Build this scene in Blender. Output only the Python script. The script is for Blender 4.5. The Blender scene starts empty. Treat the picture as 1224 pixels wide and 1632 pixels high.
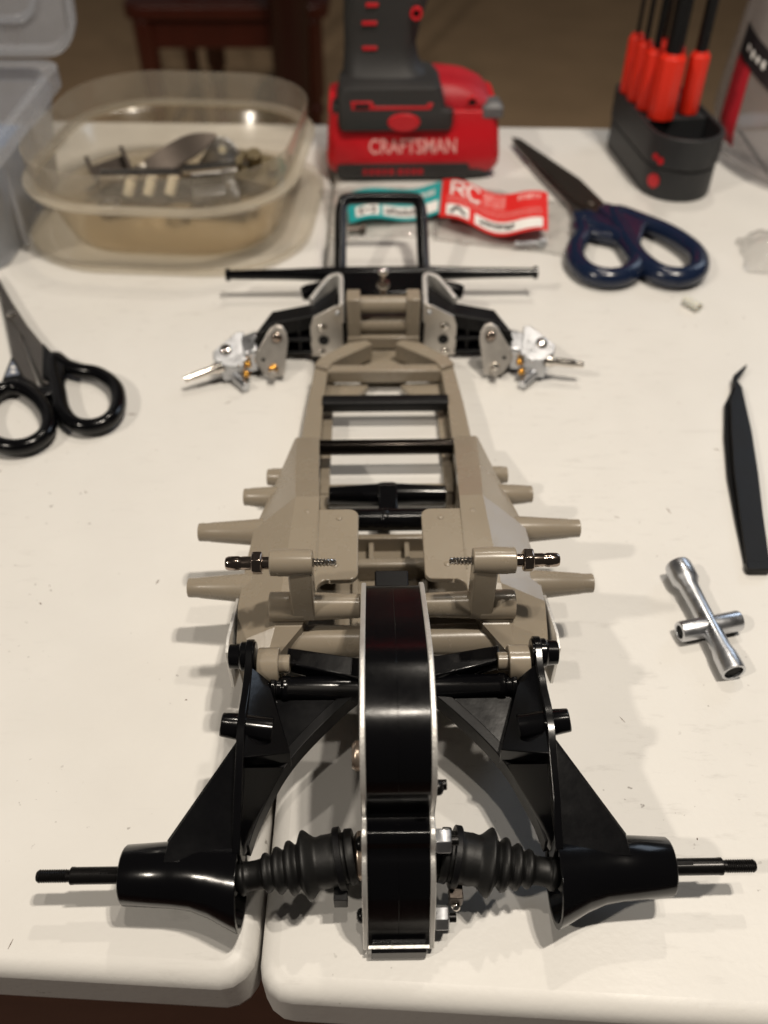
import bpy, bmesh, math, random
from mathutils import Vector, Matrix, Euler, noise
R = math.radians
MM = 0.001
sc = bpy.context.scene
C = sc.collection

# ------------------------------------------------------------------ camera
cam_d = bpy.data.cameras.new('camera')
cam = bpy.data.objects.new('camera', cam_d); C.objects.link(cam)
cam.location = (0, 0, 0.300)
cam.rotation_euler = (R(90 - 44.3), 0, 0)
cam_d.sensor_fit = 'VERTICAL'; cam_d.sensor_height = 36; cam_d.sensor_width = 27
cam_d.lens = 36 * 1400 / 1632
cam_d.clip_start = 0.005; cam_d.clip_end = 60
cam_d.dof.use_dof = True; cam_d.dof.focus_distance = 0.305; cam_d.dof.aperture_fstop = 8.0
sc.camera = cam

# ------------------------------------------------------------------ world and lamps (evening room, ceiling bulbs)
w = bpy.data.worlds.new('World'); sc.world = w; w.use_nodes = True
bg = w.node_tree.nodes['Background']; bg.inputs[0].default_value = (1.0, 0.90, 0.80, 1); bg.inputs[1].default_value = 0.05

def lamp(name, loc, target, power, size, col, shape='DISK', size_y=None):
    d = bpy.data.lights.new(name, 'AREA'); d.shape = shape; d.size = size; d.energy = power; d.color = col
    if size_y: d.size_y = size_y
    o = bpy.data.objects.new(name, d); C.objects.link(o); o.location = loc
    o.rotation_euler = (Vector(target) - Vector(loc)).to_track_quat('-Z', 'Y').to_euler()
    return o
WARM = (1.0, 0.905, 0.78)
for bx_, by_, pw_ in ((0.05, 0.12, 2.8), (0.33, 0.14, 8.2), (0.40, 0.16, 9.2)):
    lamp('ceiling_bulb', (bx_, by_, 1.42), (bx_ * .3, 0.25, 0), pw_, 0.045, WARM)
lamp('ceiling_bulb', (-1.35, -0.55, 1.55), (0.0, 0.28, 0), 17.5, 0.09, WARM)
lamp('ceiling_bulb', (0.25, 1.15, 1.65), (0.0, 0.35, 0), 5.5, 0.06, WARM)
lamp('window_glow', (1.13, 1.45, 0.80), (0.05, 0.25, 0.03), 3.0, 0.5, (0.72, 0.84, 1.0), 'RECTANGLE', 0.5)

vs = sc.view_settings
vs.view_transform = 'Standard'; vs.look = 'None'; vs.exposure = -0.16; vs.gamma = 1.0; vs.use_curve_mapping = False
sc.cycles.transparent_max_bounces = 24
sc.cycles.max_bounces = 10
sc.cycles.caustics_reflective = False; sc.cycles.caustics_refractive = False

# ------------------------------------------------------------------ materials
def lin(r, g, b):
    f = lambda c: (c / 255 / 12.92) if c / 255 <= 0.04045 else ((c / 255 + 0.055) / 1.055) ** 2.4
    return (f(r), f(g), f(b), 1)
def mat(name, col, rough=0.4, metal=0.0, bump=0.0, bscale=900.0, var=0.0, vscale=60.0, spec=0.5, rvar=0.0, sss=0.0, coat=0.0, stretch=None):
    m = bpy.data.materials.new(name); m.use_nodes = True
    nt = m.node_tree; n = nt.nodes; l = nt.links; b = n['Principled BSDF']
    b.inputs['Base Color'].default_value = col; b.inputs['Roughness'].default_value = rough
    b.inputs['Metallic'].default_value = metal; b.inputs['Specular IOR Level'].default_value = spec
    if coat: b.inputs['Coat Weight'].default_value = coat; b.inputs['Coat Roughness'].default_value = 0.08
    if sss:
        b.inputs['Subsurface Weight'].default_value = sss; b.inputs['Subsurface Radius'].default_value = (1, 0.7, 0.45)
        b.inputs['Subsurface Scale'].default_value = 0.0025
    tc = n.new('ShaderNodeTexCoord'); src = tc.outputs['Object']
    if stretch:
        mp = n.new('ShaderNodeMapping'); mp.inputs['Scale'].default_value = stretch; l.new(src, mp.inputs[0]); src = mp.outputs[0]
    if bump:
        t = n.new('ShaderNodeTexNoise'); t.inputs['Scale'].default_value = bscale; t.inputs['Detail'].default_value = 4; l.new(src, t.inputs[0])
        bp = n.new('ShaderNodeBump'); bp.inputs['Strength'].default_value = bump; bp.inputs['Distance'].default_value = 0.0004
        l.new(t.outputs[0], bp.inputs['Height']); l.new(bp.outputs[0], b.inputs['Normal'])
    if var or rvar:
        t = n.new('ShaderNodeTexNoise'); t.inputs['Scale'].default_value = vscale; t.inputs['Detail'].default_value = 6; t.inputs['Roughness'].default_value = 0.65; l.new(src, t.inputs[0])
        if var:
            mx = n.new('ShaderNodeMix'); mx.data_type = 'RGBA'
            mx.inputs[6].default_value = tuple(c * (1 - var) for c in col[:3]) + (1,)
            mx.inputs[7].default_value = tuple(min(1, c * (1 + var)) for c in col[:3]) + (1,)
            l.new(t.outputs[0], mx.inputs[0]); l.new(mx.outputs[2], b.inputs['Base Color'])
        if rvar:
            mr = n.new('ShaderNodeMapRange'); mr.inputs['From Min'].default_value = 0.3; mr.inputs['From Max'].default_value = 0.7
            mr.inputs['To Min'].default_value = max(0.02, rough - rvar); mr.inputs['To Max'].default_value = rough + rvar
            l.new(t.outputs[0], mr.inputs[0]); l.new(mr.outputs[0], b.inputs['Roughness'])
    return m
def clear_mat(name, tint, body, haze, gloss_rough=0.12, bump=0.0, bscale=40):
    """thin clear plastic: see-through film plus a little milky body, with a Fresnel gloss on top"""
    m = bpy.data.materials.new(name); m.use_nodes = True
    nt = m.node_tree; n = nt.nodes; l = nt.links; n.remove(n['Principled BSDF']); out = n['Material Output']
    tr = n.new('ShaderNodeBsdfTransparent'); tr.inputs[0].default_value = tint
    df = n.new('ShaderNodeBsdfDiffuse'); df.inputs[0].default_value = body
    tl = n.new('ShaderNodeBsdfTranslucent'); tl.inputs[0].default_value = body
    a = n.new('ShaderNodeMixShader'); a.inputs[0].default_value = 0.5; l.new(df.outputs[0], a.inputs[1]); l.new(tl.outputs[0], a.inputs[2])
    b = n.new('ShaderNodeMixShader'); l.new(tr.outputs[0], b.inputs[1]); l.new(a.outputs[0], b.inputs[2])
    tc = n.new('ShaderNodeTexCoord'); nz = n.new('ShaderNodeTexNoise'); nz.inputs['Scale'].default_value = 25; nz.inputs['Detail'].default_value = 5; l.new(tc.outputs['Object'], nz.inputs[0])
    mr = n.new('ShaderNodeMapRange'); mr.inputs['To Min'].default_value = haze * 0.6; mr.inputs['To Max'].default_value = haze * 1.4; l.new(nz.outputs[0], mr.inputs[0]); l.new(mr.outputs[0], b.inputs[0])
    gl = n.new('ShaderNodeBsdfGlossy'); gl.inputs['Roughness'].default_value = gloss_rough
    lw = n.new('ShaderNodeLayerWeight'); lw.inputs[0].default_value = 0.5
    pw = n.new('ShaderNodeMath'); pw.operation = 'POWER'; pw.inputs[1].default_value = 4.0; l.new(lw.outputs['Facing'], pw.inputs[0])
    fr = n.new('ShaderNodeMapRange'); fr.inputs['To Min'].default_value = 0.04; fr.inputs['To Max'].default_value = 0.55; l.new(pw.outputs[0], fr.inputs[0])
    c = n.new('ShaderNodeMixShader'); l.new(fr.outputs[0], c.inputs[0]); l.new(b.outputs[0], c.inputs[1]); l.new(gl.outputs[0], c.inputs[2]); l.new(c.outputs[0], out.inputs[0])
    if bump:
        t = n.new('ShaderNodeTexNoise'); t.inputs['Scale'].default_value = bscale; t.inputs['Detail'].default_value = 3; l.new(tc.outputs['Object'], t.inputs[0])
        bp = n.new('ShaderNodeBump'); bp.inputs['Strength'].default_value = bump; bp.inputs['Distance'].default_value = 0.004; l.new(t.outputs[0], bp.inputs['Height'])
        for q in (gl, lw, df): l.new(bp.outputs[0], q.inputs['Normal'])
    return m

BLACK = mat('black_abs', lin(7, 7, 9), 0.17, bump=0.04, bscale=500, rvar=0.03, vscale=90, spec=0.33)
BLACKTEX = mat('black_satin', lin(9, 9, 11), 0.44, bump=0.12, bscale=1600, rvar=0.08, spec=0.28)
RUBBER = mat('black_rubber', lin(15, 15, 15), 0.48, bump=0.15, bscale=700, rvar=0.08, spec=0.4)
BEIGE = mat('taupe_resin', lin(139, 129, 114), 0.26, bump=0.05, bscale=700, var=0.07, vscale=28, rvar=0.07, sss=0.15, spec=0.5)
ALU = mat('aluminium', lin(205, 203, 200), 0.36, 1.0, bump=0.10, bscale=1200, rvar=0.1)
ALUEDGE = mat('sanded_aluminium', lin(226, 224, 220), 0.48, 0.75, bump=0.5, bscale=900, rvar=0.12)
CHROME = mat('chrome', lin(222, 216, 208), 0.10, 1.0, rvar=0.05, vscale=200)
DKCHROME = mat('dark_chrome', lin(158, 144, 134), 0.14, 1.0, rvar=0.05)
STEEL = mat('zinc_steel', lin(200, 202, 206), 0.33, 1.0, bump=0.12, bscale=500, rvar=0.1, vscale=150)
CAST = mat('cast_metal', lin(206, 201, 194), 0.40, 0.8, bump=0.25, bscale=800, rvar=0.1)
BLADE = mat('brushed_steel', lin(150, 145, 140), 0.33, 1.0, bump=0.2, bscale=300, stretch=(1, 12, 1))
DARKSTEEL = mat('dark_steel', lin(92, 84, 78), 0.36, 0.9, bump=0.2, bscale=400)
BRASS = mat('brass', lin(214, 160, 74), 0.2, 1.0)
COPPER = mat('bronze_washer', lin(206, 188, 172), 0.3, 0.9)
BLACKOX = mat('black_oxide', lin(26, 25, 25), 0.3, 0.6, rvar=0.06)
BARBLACK = mat('black_chrome', lin(40, 36, 33), 0.14, 0.9, rvar=0.03)
RED = mat('red_plastic', lin(196, 22, 34), 0.34, bump=0.06, bscale=600, rvar=0.06)
REDTEX = mat('red_textured', lin(172, 20, 34), 0.5, bump=0.4, bscale=1500)
ORANGERED = mat('orange_red_plastic', lin(224, 46, 26), 0.38, bump=0.05, rvar=0.05)
CHARCOAL = mat('charcoal_rubber', lin(44, 43, 43), 0.55, bump=0.25, bscale=1400)
HOLDER = mat('holder_black', lin(36, 37, 39), 0.52, bump=0.2, bscale=1500)
NAVY = mat('navy_plastic', lin(18, 30, 54), 0.22, rvar=0.05, spec=0.55)
INK = mat('dark_ink', lin(24, 23, 24), 0.6)
WHITE = mat('white_print', lin(232, 230, 226), 0.5)
PINKW = mat('pale_print', lin(236, 170, 165), 0.5)
TEAL = mat('teal_card', lin(22, 158, 160), 0.5, var=0.05)
LABELRED = mat('red_card', lin(214, 38, 36), 0.45, var=0.05)
CREAM = mat('cream_nylon', lin(228, 216, 188), 0.4, sss=0.2)
HOLE = mat('dark_recess', lin(10, 10, 10), 0.8)
CLEAR_TUB = clear_mat('clear_tub', (0.97, 0.945, 0.90, 1), lin(224, 208, 178), 0.11, 0.2)
TUB_RIM = clear_mat('clear_tub_rim', (0.96, 0.95, 0.93, 1), lin(222, 212, 194), 0.20, 0.14)
TUB_LEDGE = clear_mat('ledge_highlight', (0.96, 0.95, 0.93, 1), lin(236, 228, 212), 0.42, 0.12)  # whiter haze paints the bright specular ridge into the ledge
CLEAR_LID = clear_mat('clear_lid', (0.97, 0.96, 0.94, 1), lin(225, 215, 195), 0.10, 0.1)
CLEAR_BOX = clear_mat('clear_box', (0.96, 0.965, 0.97, 1), lin(214, 216, 222), 0.36, 0.14)
FILM = clear_mat('clear_film', (0.985, 0.985, 0.985, 1), lin(225, 222, 216), 0.09, 0.05, 1.0, 70)
POUCH = clear_mat('clear_pouch', (0.95, 0.94, 0.94, 1), lin(190, 184, 182), 0.34, 0.10, 0.6, 30)
WOOD = mat('mahogany', lin(72, 28, 17), 0.35, bump=0.15, bscale=60, var=0.35, vscale=9, stretch=(8, 8, 1))

def table_mat():
    m = mat('white_hdpe', (0.70, 0.69, 0.665, 1), 0.40, bump=0.22, bscale=380, spec=0.45)
    nt = m.node_tree; n = nt.nodes; l = nt.links; b = n['Principled BSDF']; tc = n.new('ShaderNodeTexCoord')
    def nz(scale, det=4, rough=0.5, st=None):
        s = tc.outputs['Object']
        if st:
            mp = n.new('ShaderNodeMapping'); mp.inputs['Scale'].default_value = st[0]; mp.inputs['Rotation'].default_value = st[1]; l.new(s, mp.inputs[0]); s = mp.outputs[0]
        t = n.new('ShaderNodeTexNoise'); t.inputs['Scale'].default_value = scale; t.inputs['Detail'].default_value = det; t.inputs['Roughness'].default_value = rough; l.new(s, t.inputs[0]); return t.outputs[0]
    def rng(x, a, c, lo, hi):
        r = n.new('ShaderNodeMapRange'); r.inputs['From Min'].default_value = a; r.inputs['From Max'].default_value = c; r.inputs['To Min'].default_value = lo; r.inputs['To Max'].default_value = hi; l.new(x, r.inputs[0]); return r.outputs[0]
    def mul(x, y):
        k = n.new('ShaderNodeMath'); k.operation = 'MULTIPLY'; l.new(x, k.inputs[0]); l.new(y, k.inputs[1]); return k.outputs[0]
    blot = rng(nz(14, 6, 0.6), 0.35, 0.7, 1.0, 0.94)
    smear = rng(mul(rng(nz(55, 5, 0.7, ((1, 4, 1), (0, 0, 0.6))), 0.56, 0.72, 0, 1), rng(nz(9, 2), 0.46, 0.60, 0, 1)), 0, 1, 1.0, 0.80)
    speck = rng(mul(rng(nz(330, 2, 0.5), 0.70, 0.76, 0, 1), rng(nz(22, 3), 0.47, 0.62, 0, 1)), 0, 1, 1.0, 0.35)
    scr = rng(mul(rng(nz(260, 2, 0.5, ((0.04, 1, 1), (0, 0, 1.1))), 0.66, 0.72, 0, 1), rng(nz(18, 3), 0.52, 0.66, 0, 1)), 0, 1, 1.0, 0.88)
    f = mul(mul(blot, smear), mul(speck, scr))
    mx = n.new('ShaderNodeMix'); mx.data_type = 'RGBA'; mx.inputs[6].default_value = (0.12, 0.10, 0.085, 1); mx.inputs[7].default_value = (0.70, 0.685, 0.655, 1)
    l.new(f, mx.inputs[0]); l.new(mx.outputs[2], b.inputs['Base Color'])
    l.new(rng(nz(30, 5, 0.6), 0.3, 0.7, 0.34, 0.52), b.inputs['Roughness'])
    return m
TABLE = table_mat()
def floor_mat():
    m = mat('brown_carpet', lin(206, 176, 142), 0.9, bump=0.6, bscale=260, var=0.22, vscale=5, spec=0.1)
    return m
FLOOR = floor_mat()

# ------------------------------------------------------------------ mesh building (all coordinates in millimetres)
class MB:
    def __init__(self): self.v = []; self.f = []
    def add(self, vs, fs):
        o = len(self.v); self.v += [tuple(p) for p in vs]; self.f += [tuple(i + o for i in q) for q in fs]; return self
    def loft(self, secs, closed=True, caps=True, loop=False):
        n = len(secs[0]); vs = [p for s in secs for p in s]; fs = []
        m = len(secs)
        for i in range(m if loop else m - 1):
            a = i * n; b = ((i + 1) % m) * n
            for j in range(n if closed else n - 1):
                k = (j + 1) % n; fs.append((a + j, a + k, b + k, b + j))
        if caps and closed and not loop:
            fs.append(tuple(range(n - 1, -1, -1))); fs.append(tuple((m - 1) * n + j for j in range(n)))
        return self.add(vs, fs)
    def prism(self, poly, a, b, ax='z'):
        """polygon in the other two axes extruded along ax from a to b"""
        mp = {'z': lambda p, t: (p[0], p[1], t), 'x': lambda p, t: (t, p[0], p[1]), 'y': lambda p, t: (p[0], t, p[1])}[ax]
        return self.loft([[mp(p, a) for p in poly], [mp(p, b) for p in poly]])
    def box(self, c, s, rz=0):
        h = [k / 2 for k in s]; co, si = math.cos(rz), math.sin(rz)
        vs = [(c[0] + x * co - y * si, c[1] + x * si + y * co, c[2] + z) for x in (-h[0], h[0]) for y in (-h[1], h[1]) for z in (-h[2], h[2])]
        return self.add(vs, [(0, 1, 3, 2), (4, 6, 7, 5), (0, 4, 5, 1), (2, 3, 7, 6), (0, 2, 6, 4), (1, 5, 7, 3)])
    def plate(self, pts, t):
        """planar polygon thickened by t along its normal"""
        p = [Vector(q) for q in pts]; nrm = Vector((0, 0, 0))
        for i in range(len(p)): nrm += p[i].cross(p[(i + 1) % len(p)])
        nrm.normalize()
        return self.loft([[q - nrm * t / 2 for q in p], [q + nrm * t / 2 for q in p]])
    def turn(self, p0, p1, prof, n=20, caps=True, sx=1.0):
        """profile [(t 0..1, radius)] turned round the axis p0-p1"""
        p0 = Vector(p0); p1 = Vector(p1); d = p1 - p0; z = d.normalized()
        u = z.orthogonal().normalized() if abs(z.z) > 0.9 else z.cross(Vector((0, 0, 1))).normalized(); v = z.cross(u)
        return self.loft([[p0 + d * t + (u * math.cos(2 * math.pi * k / n) * sx + v * math.sin(2 * math.pi * k / n)) * r for k in range(n)] for t, r in prof], caps=caps)
    def cyl(self, p0, p1, r, r2=None, n=20): return self.turn(p0, p1, [(0, r), (1, r if r2 is None else r2)], n)
    def hollow(self, p0, p1, r, ri, n=20, r2=None, ri2=None):
        r2 = r2 or r; ri2 = ri2 or ri
        return self.turn(p0, p1, [(0, ri), (0, r), (1, r2), (1, ri2), (0, ri)], n, caps=False)
    def tube(self, path, r, n=12, loop=False, sq=1.0, up=None):
        p = [Vector(q) for q in path]; m = len(p); secs = []
        rr = r if isinstance(r, (list, tuple)) else [r] * m
        prev = None
        for i in range(m):
            if loop: t = (p[(i + 1) % m] - p[i - 1]).normalized()
            else: t = (p[min(i + 1, m - 1)] - p[max(i - 1, 0)]).normalized()
            if up is not None: u = t.cross(Vector(up)).normalized()
            elif prev is None: u = t.orthogonal().normalized()
            else: u = (prev - t * prev.dot(t)).normalized()
            prev = u; v = t.cross(u)
            secs.append([p[i] + (u * math.cos(2 * math.pi * k / n) + v * sq * math.sin(2 * math.pi * k / n)) * rr[i] for k in range(n)])
        return self.loft(secs, loop=loop)
    def ball(self, c, r, n=14, m=8, s=(1, 1, 1)):
        c = Vector(c); vs = []
        secs = [[(c.x + s[0] * r * math.sin(math.pi * i / m) * math.cos(2 * math.pi * k / n), c.y + s[1] * r * math.sin(math.pi * i / m) * math.sin(2 * math.pi * k / n), c.z + s[2] * r * math.cos(math.pi * i / m)) for k in range(n)] for i in range(m + 1)]
        secs[0] = [(c.x + (q[0] - c.x) * 1, q[1], q[2]) for q in [(c.x + 1e-3 * math.cos(2 * math.pi * k / n), c.y + 1e-3 * math.sin(2 * math.pi * k / n), c.z + s[2] * r) for k in range(n)]]
        secs[-1] = [(c.x + 1e-3 * math.cos(2 * math.pi * k / n), c.y + 1e-3 * math.sin(2 * math.pi * k / n), c.z - s[2] * r) for k in range(n)]
        return self.loft(secs)
    def mirror(self):
        m = MB(); m.v = [(-x, y, z) for x, y, z in self.v]; m.f = [tuple(reversed(q)) for q in self.f]; return m
    def build(self, name, material, parent=None, off=(0, 0, 0), bevel=0.0, seg=2, angle=35):
        bm = bmesh.new()
        bv = [bm.verts.new(((p[0] - off[0]) * MM, (p[1] - off[1]) * MM, (p[2] - off[2]) * MM)) for p in self.v]
        for q in self.f:
            q2 = []
            for i in q:
                if not q2 or bv[i] is not q2[-1]: q2.append(bv[i])
            try: bm.faces.new(q2)
            except ValueError: pass
        bmesh.ops.recalc_face_normals(bm, faces=bm.faces)
        for f in bm.faces: f.smooth = True
        for e in bm.edges:
            if len(e.link_faces) == 2 and e.calc_face_angle(0) > R(angle): e.smooth = False
        me = bpy.data.meshes.new(name); bm.to_mesh(me); bm.free()
        me.materials.append(material)
        o = bpy.data.objects.new(name, me); C.objects.link(o)
        if parent is not None: o.parent = parent
        if bevel:
            md = o.modifiers.new('edge', 'BEVEL'); md.width = bevel * MM; md.segments = seg; md.limit_method = 'ANGLE'; md.angle_limit = R(angle)
        return o
def tag(o, label, cat, group=None, kind=None):
    if label: o['label'] = label
    if cat: o['category'] = cat
    if group: o['group'] = group
    if kind: o['kind'] = kind
    return o
def thing(name, label, cat, loc=(0, 0, 0), rz=0, group=None):
    o = bpy.data.objects.new(name, None); C.objects.link(o); o.location = tuple(k * MM for k in loc); o.rotation_euler = (0, 0, rz)
    o.empty_display_size = 0.02
    return tag(o, label, cat, group)
def text(name, s, size, material, parent, loc, rot, ext=0.05, width=1.0):
    cu = bpy.data.curves.new(name, 'FONT'); cu.body = s; cu.size = size * MM; cu.align_x = 'CENTER'; cu.align_y = 'CENTER'; cu.extrude = ext * MM; cu.offset = 0.00015
    tmp = bpy.data.objects.new(name, cu); C.objects.link(tmp); dg = bpy.context.evaluated_depsgraph_get()
    me = bpy.data.meshes.new_from_object(tmp.evaluated_get(dg)); bpy.data.objects.remove(tmp); me.materials.clear(); me.materials.append(material)
    o = bpy.data.objects.new(name, me); C.objects.link(o); o.parent = parent
    o.location = tuple(k * MM for k in loc); o.rotation_euler = rot; o.scale = (width, 1, 1); return o
def arc(c, r, a0, a1, n): return [(c[0] + r * math.cos(R(a0 + (a1 - a0) * k / n)), c[1] + r * math.sin(R(a0 + (a1 - a0) * k / n))) for k in range(n + 1)]
def rrect(cx, cy, hx, hy, r, n=6, p=None):
    o = []
    for sx, sy, a in ((1, 1, 0), (-1, 1, 90), (-1, -1, 180), (1, -1, 270)): o += arc((cx + sx * (hx - r), cy + sy * (hy - r)), r, a, a + 90, n)
    return o
def smooth_path(pts, n=6, loop=False):
    p = [Vector(q) for q in pts]; m = len(p); out = []
    for i in range(m if loop else m - 1):
        a, b, c, d = (p[(i - 1) % m], p[i], p[(i + 1) % m], p[(i + 2) % m]) if loop else (p[max(i - 1, 0)], p[i], p[i + 1], p[min(i + 2, m - 1)])
        for k in range(n):
            t = k / n; out.append(0.5 * (2 * b + (c - a) * t + (2 * a - 5 * b + 4 * c - d) * t * t + (3 * b - a - 3 * c + d) * t ** 3))
    if not loop: out.append(p[-1])
    return out
def screw_head(mb, c, d, r, h):
    """pan head along direction d with a recessed cross look"""
    c = Vector(c); d = Vector(d).normalized()
    mb.turn(c, c + d * h, [(0, r), (0.45, r), (0.8, r * 0.8), (1, r * 0.45)], 16)
def hexn(mb, p0, p1, r): mb.turn(p0, p1, [(0, r * .9), (0.12, r), (0.88, r), (1, r * .9)], 6)

# ================================================================== SETTING
FZ = -740
f = MB().box((0, 3000, FZ - 14), (9000, 9000, 20)).build('floor', mat('shaded_floorboards', lin(82, 52, 38), 0.4, bump=0.2, bscale=40, var=0.3, vscale=6, stretch=(1, 9, 1))); f['kind'] = 'structure'  # dark wood tone, deepened to stand in for the table's shade
f = MB().box((0, 4500, FZ - 4), (9000, 6400, 8)).build('carpet', FLOOR, bevel=3); f['kind'] = 'structure'

tb = thing('folding_table', 'white plastic folding table in two halves that carries everything', 'table', (-41, 450, 0))
def half(x0, x1, s):
    sl = -0.052
    def fy(x): return 90.5 + (x + 41) * sl if s > 0 else 94.5 + (x + 41) * sl
    def by(x): return 806 + (x + 41) * -0.035
    xi = x0 if s > 0 else x1; xo = x1 if s > 0 else x0
    r = 11; pts = []
    y = fy(xi)
    a = [(xi + s * (r - r * math.cos(R(t))), y + r - r * math.sin(R(t))) for t in (0, 22, 45, 68, 90)]
    pts = a + [(xo, fy(xo)), (xo, by(xo)), (xi, by(xi))]
    return MB().prism(pts, -30, 0).build('tabletop', TABLE, tb, (-41, 450, 0), bevel=6.5, seg=5, angle=50)
half(-900, -41.6, -1); half(-40.2, 900, 1)
for sx in (-1, 1):
    m = MB()
    m.tube(smooth_path([(sx * 620 - 41, 200, -30), (sx * 640 - 41, 190, -400), (sx * 640 - 41, 190, FZ)], 4), 13, 12)
    m.build('leg', STEEL, tb, (-41, 450, 0))
    m = MB(); m.tube([(sx * 620 - 41, 700, -30), (sx * 640 - 41, 710, -400), (sx * 640 - 41, 710, FZ)], 13, 12); m.build('leg', STEEL, tb, (-41, 450, 0))

# ---- wooden chair standing behind the table
ch = thing('wooden_chair', 'dark red-brown wooden chair standing on the floor behind the table', 'chair', (-330, 2350, FZ))
def cb(name, m): return m.build(name, WOOD, ch, (-330, 2350, FZ), bevel=4)
LEG = [(0, 13), (0.05, 15), (0.3, 19), (0.52, 17), (0.56, 24), (0.6, 17), (0.64, 25), (1, 25)]
for x, y in ((-545, 2200), (-165, 2200)): cb('leg', MB().turn((x, y, FZ), (x, y, -285), LEG, 16))
for x, y in ((-520, 2560), (-190, 2560)): cb('leg', MB().tube([(x, y, FZ), (x, y, -285), (x, y + 40, 0), (x, y + 90, 260)], 19, 10))
cb('seat', MB().prism(rrect(-355, 2380, 230, 210, 40), -285, -255))
cb('apron', MB().box((-355, 2200, -318), (352, 20, 62)))
cb('apron', MB().box((-355, 2560, -318), (300, 20, 62)))
cb('stretcher', MB().cyl((-545, 2200, -560), (-520, 2560, -560), 11)); cb('stretcher', MB().cyl((-165, 2200, -560), (-190, 2560, -560), 11))
cb('backrest', MB().box((-355, 2625, 130), (330, 18, 90)))
for k in range(3): cb('back_spindle', MB().cyl((-440 + 85 * k, 2570, -256), (-440 + 85 * k, 2622, 90), 12))
cb('leg', MB().turn((-430, 2420, FZ), (-430, 2420, -286), LEG, 14))['label'] = 'extra inner leg under the seat'

tag(MB().turn((-215, 2120, FZ), (-205, 2120, -60), [(0, 30), (.4, 38), (.75, 44), (.8, 52), (1, 52)], 18).build('wooden_post', mat('dark_mahogany', lin(44, 14, 10), .35, bump=.1, bscale=60, var=.3, vscale=9, stretch=(8, 8, 1)), None, bevel=3), 'thick dark red wooden post rising behind the drill', 'post')
# ---- unidentified dark bundle on the floor
m = MB(); m.ball((-330, 2760, FZ + 75), 75, 16, 10, (0.85, 0.8, 1.0))
tag(m.build('dark_bundle', mat('dark_nylon', lin(16, 17, 22), 0.45, bump=0.5, bscale=60), None, (0, 0, 0)), 'small round black bundle on the floor beside the chair leg', 'bag')

# ================================================================== THE MODEL CHASSIS
ROOT = (3.3, 200, 0)
car = thing('model_car_chassis', 'half built taupe and black model car chassis without wheels, lying on the white table', 'model car', ROOT, 0.0149)
O = (0, 200, 0)
def part(m, name, material, parent=None, bevel=0.3, seg=2, angle=35): return m.build(name, material, parent or car, O, bevel, seg, angle)

# ---- gearbox: rounded black casing between two aluminium plates
prof = [(104.5, 2), (105.6, 10), (109, 24), (112.6, 31), (116.5, 35.6), (119.4, 37.4), (120.4, 41.4), (123.4, 43.9), (127.6, 43.0), (128.8, 44.2), (128.6, 49), (127.6, 56), (128.6, 62.8), (132.2, 69.6), (138.5, 74.8), (147, 77.9), (158, 79.4), (166, 78.6), (180, 73.2), (192, 67.5), (205, 61.2), (212, 57)]
bot = [(216, 50), (215, 36), (204, 22), (190, 14), (172, 6), (150, 3), (125, 2)]
def shrink(poly, k):
    n = len(poly); out = []
    for i in range(n):
        a, b, c_ = Vector(poly[i - 1]), Vector(poly[i]), Vector(poly[(i + 1) % n])
        t = (c_ - a).normalized(); out.append(tuple(b + Vector((-t.y, t.x)) * k))
    return out
full = smooth_path([(0, a, b) for a, b in prof + bot], 3, loop=True); full = [(q.y, q.z) for q in full]
inner = shrink(full, -1.1)
g = MB().prism(inner, 0.01, 9.7, 'x'); g.prism(inner, -9.7, -0.01, 'x')
gear = part(g, 'gearbox_case', BLACK, bevel=0.06)
for s in (-1, 1):
    part(MB().prism(full, s * 9.7, s * 11.4, 'x'), 'side_plate', ALUEDGE, gear, bevel=0.35)
part(MB().box((0, 103.6, 3.8), (17.5, 4.4, 5.5)), 'lower_skid', BLACK, gear)
part(MB().box((0, 102.9, 6.9), (19.5, 1.1, 0.5)), 'skid_strip', ALUEDGE, gear, bevel=0.1)
part(MB().box((0, 222, 41), (13, 13, 9)), 'front_block', BLACKTEX, gear, bevel=0.6)
for s, y, z in ((-1, 124.5, 33.5), (-1, 112, 9), (1, 130, 58)):
    m = MB(); screw_head(m, (s * 11.4, y, z), (s, 0, 0), 2.3, 2.0); part(m, 'screw', BLACKOX, gear, 0.15)
for y, z in ((123, 38), (111, 9)):
    m = MB(); hexn(m, (11.4, y, z), (16.2, y, z), 4.0); part(m, 'nut', STEEL, gear, 0.2)
    m = MB(); m.cyl((16.0, y, z), (18.6, y, z), 1.5); part(m, 'screw', BLACKOX, gear, 0.2)
m = MB(); m.cyl((11.4, 132, 56), (14.6, 132, 56), 1.6); part(m, 'screw', BLACKOX, gear, 0.2)
for y, z, r in ((125.5, 23, 7.6), (141, 58, 4.6)):
    m = MB(); m.turn((-11.4, y, z), (-14.0, y, z), [(0, r), (.6, r), (1, r * .8)], 20); part(m, 'bearing_cover', COPPER, gear, 0.2)
m = MB(); m.turn((11.4, 125.5, 23), (14.0, 125.5, 23), [(0, 7.6), (.6, 7.6), (1, 6.5)], 20); part(m, 'bearing_cover', BLACKOX, gear, 0.2)

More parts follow.
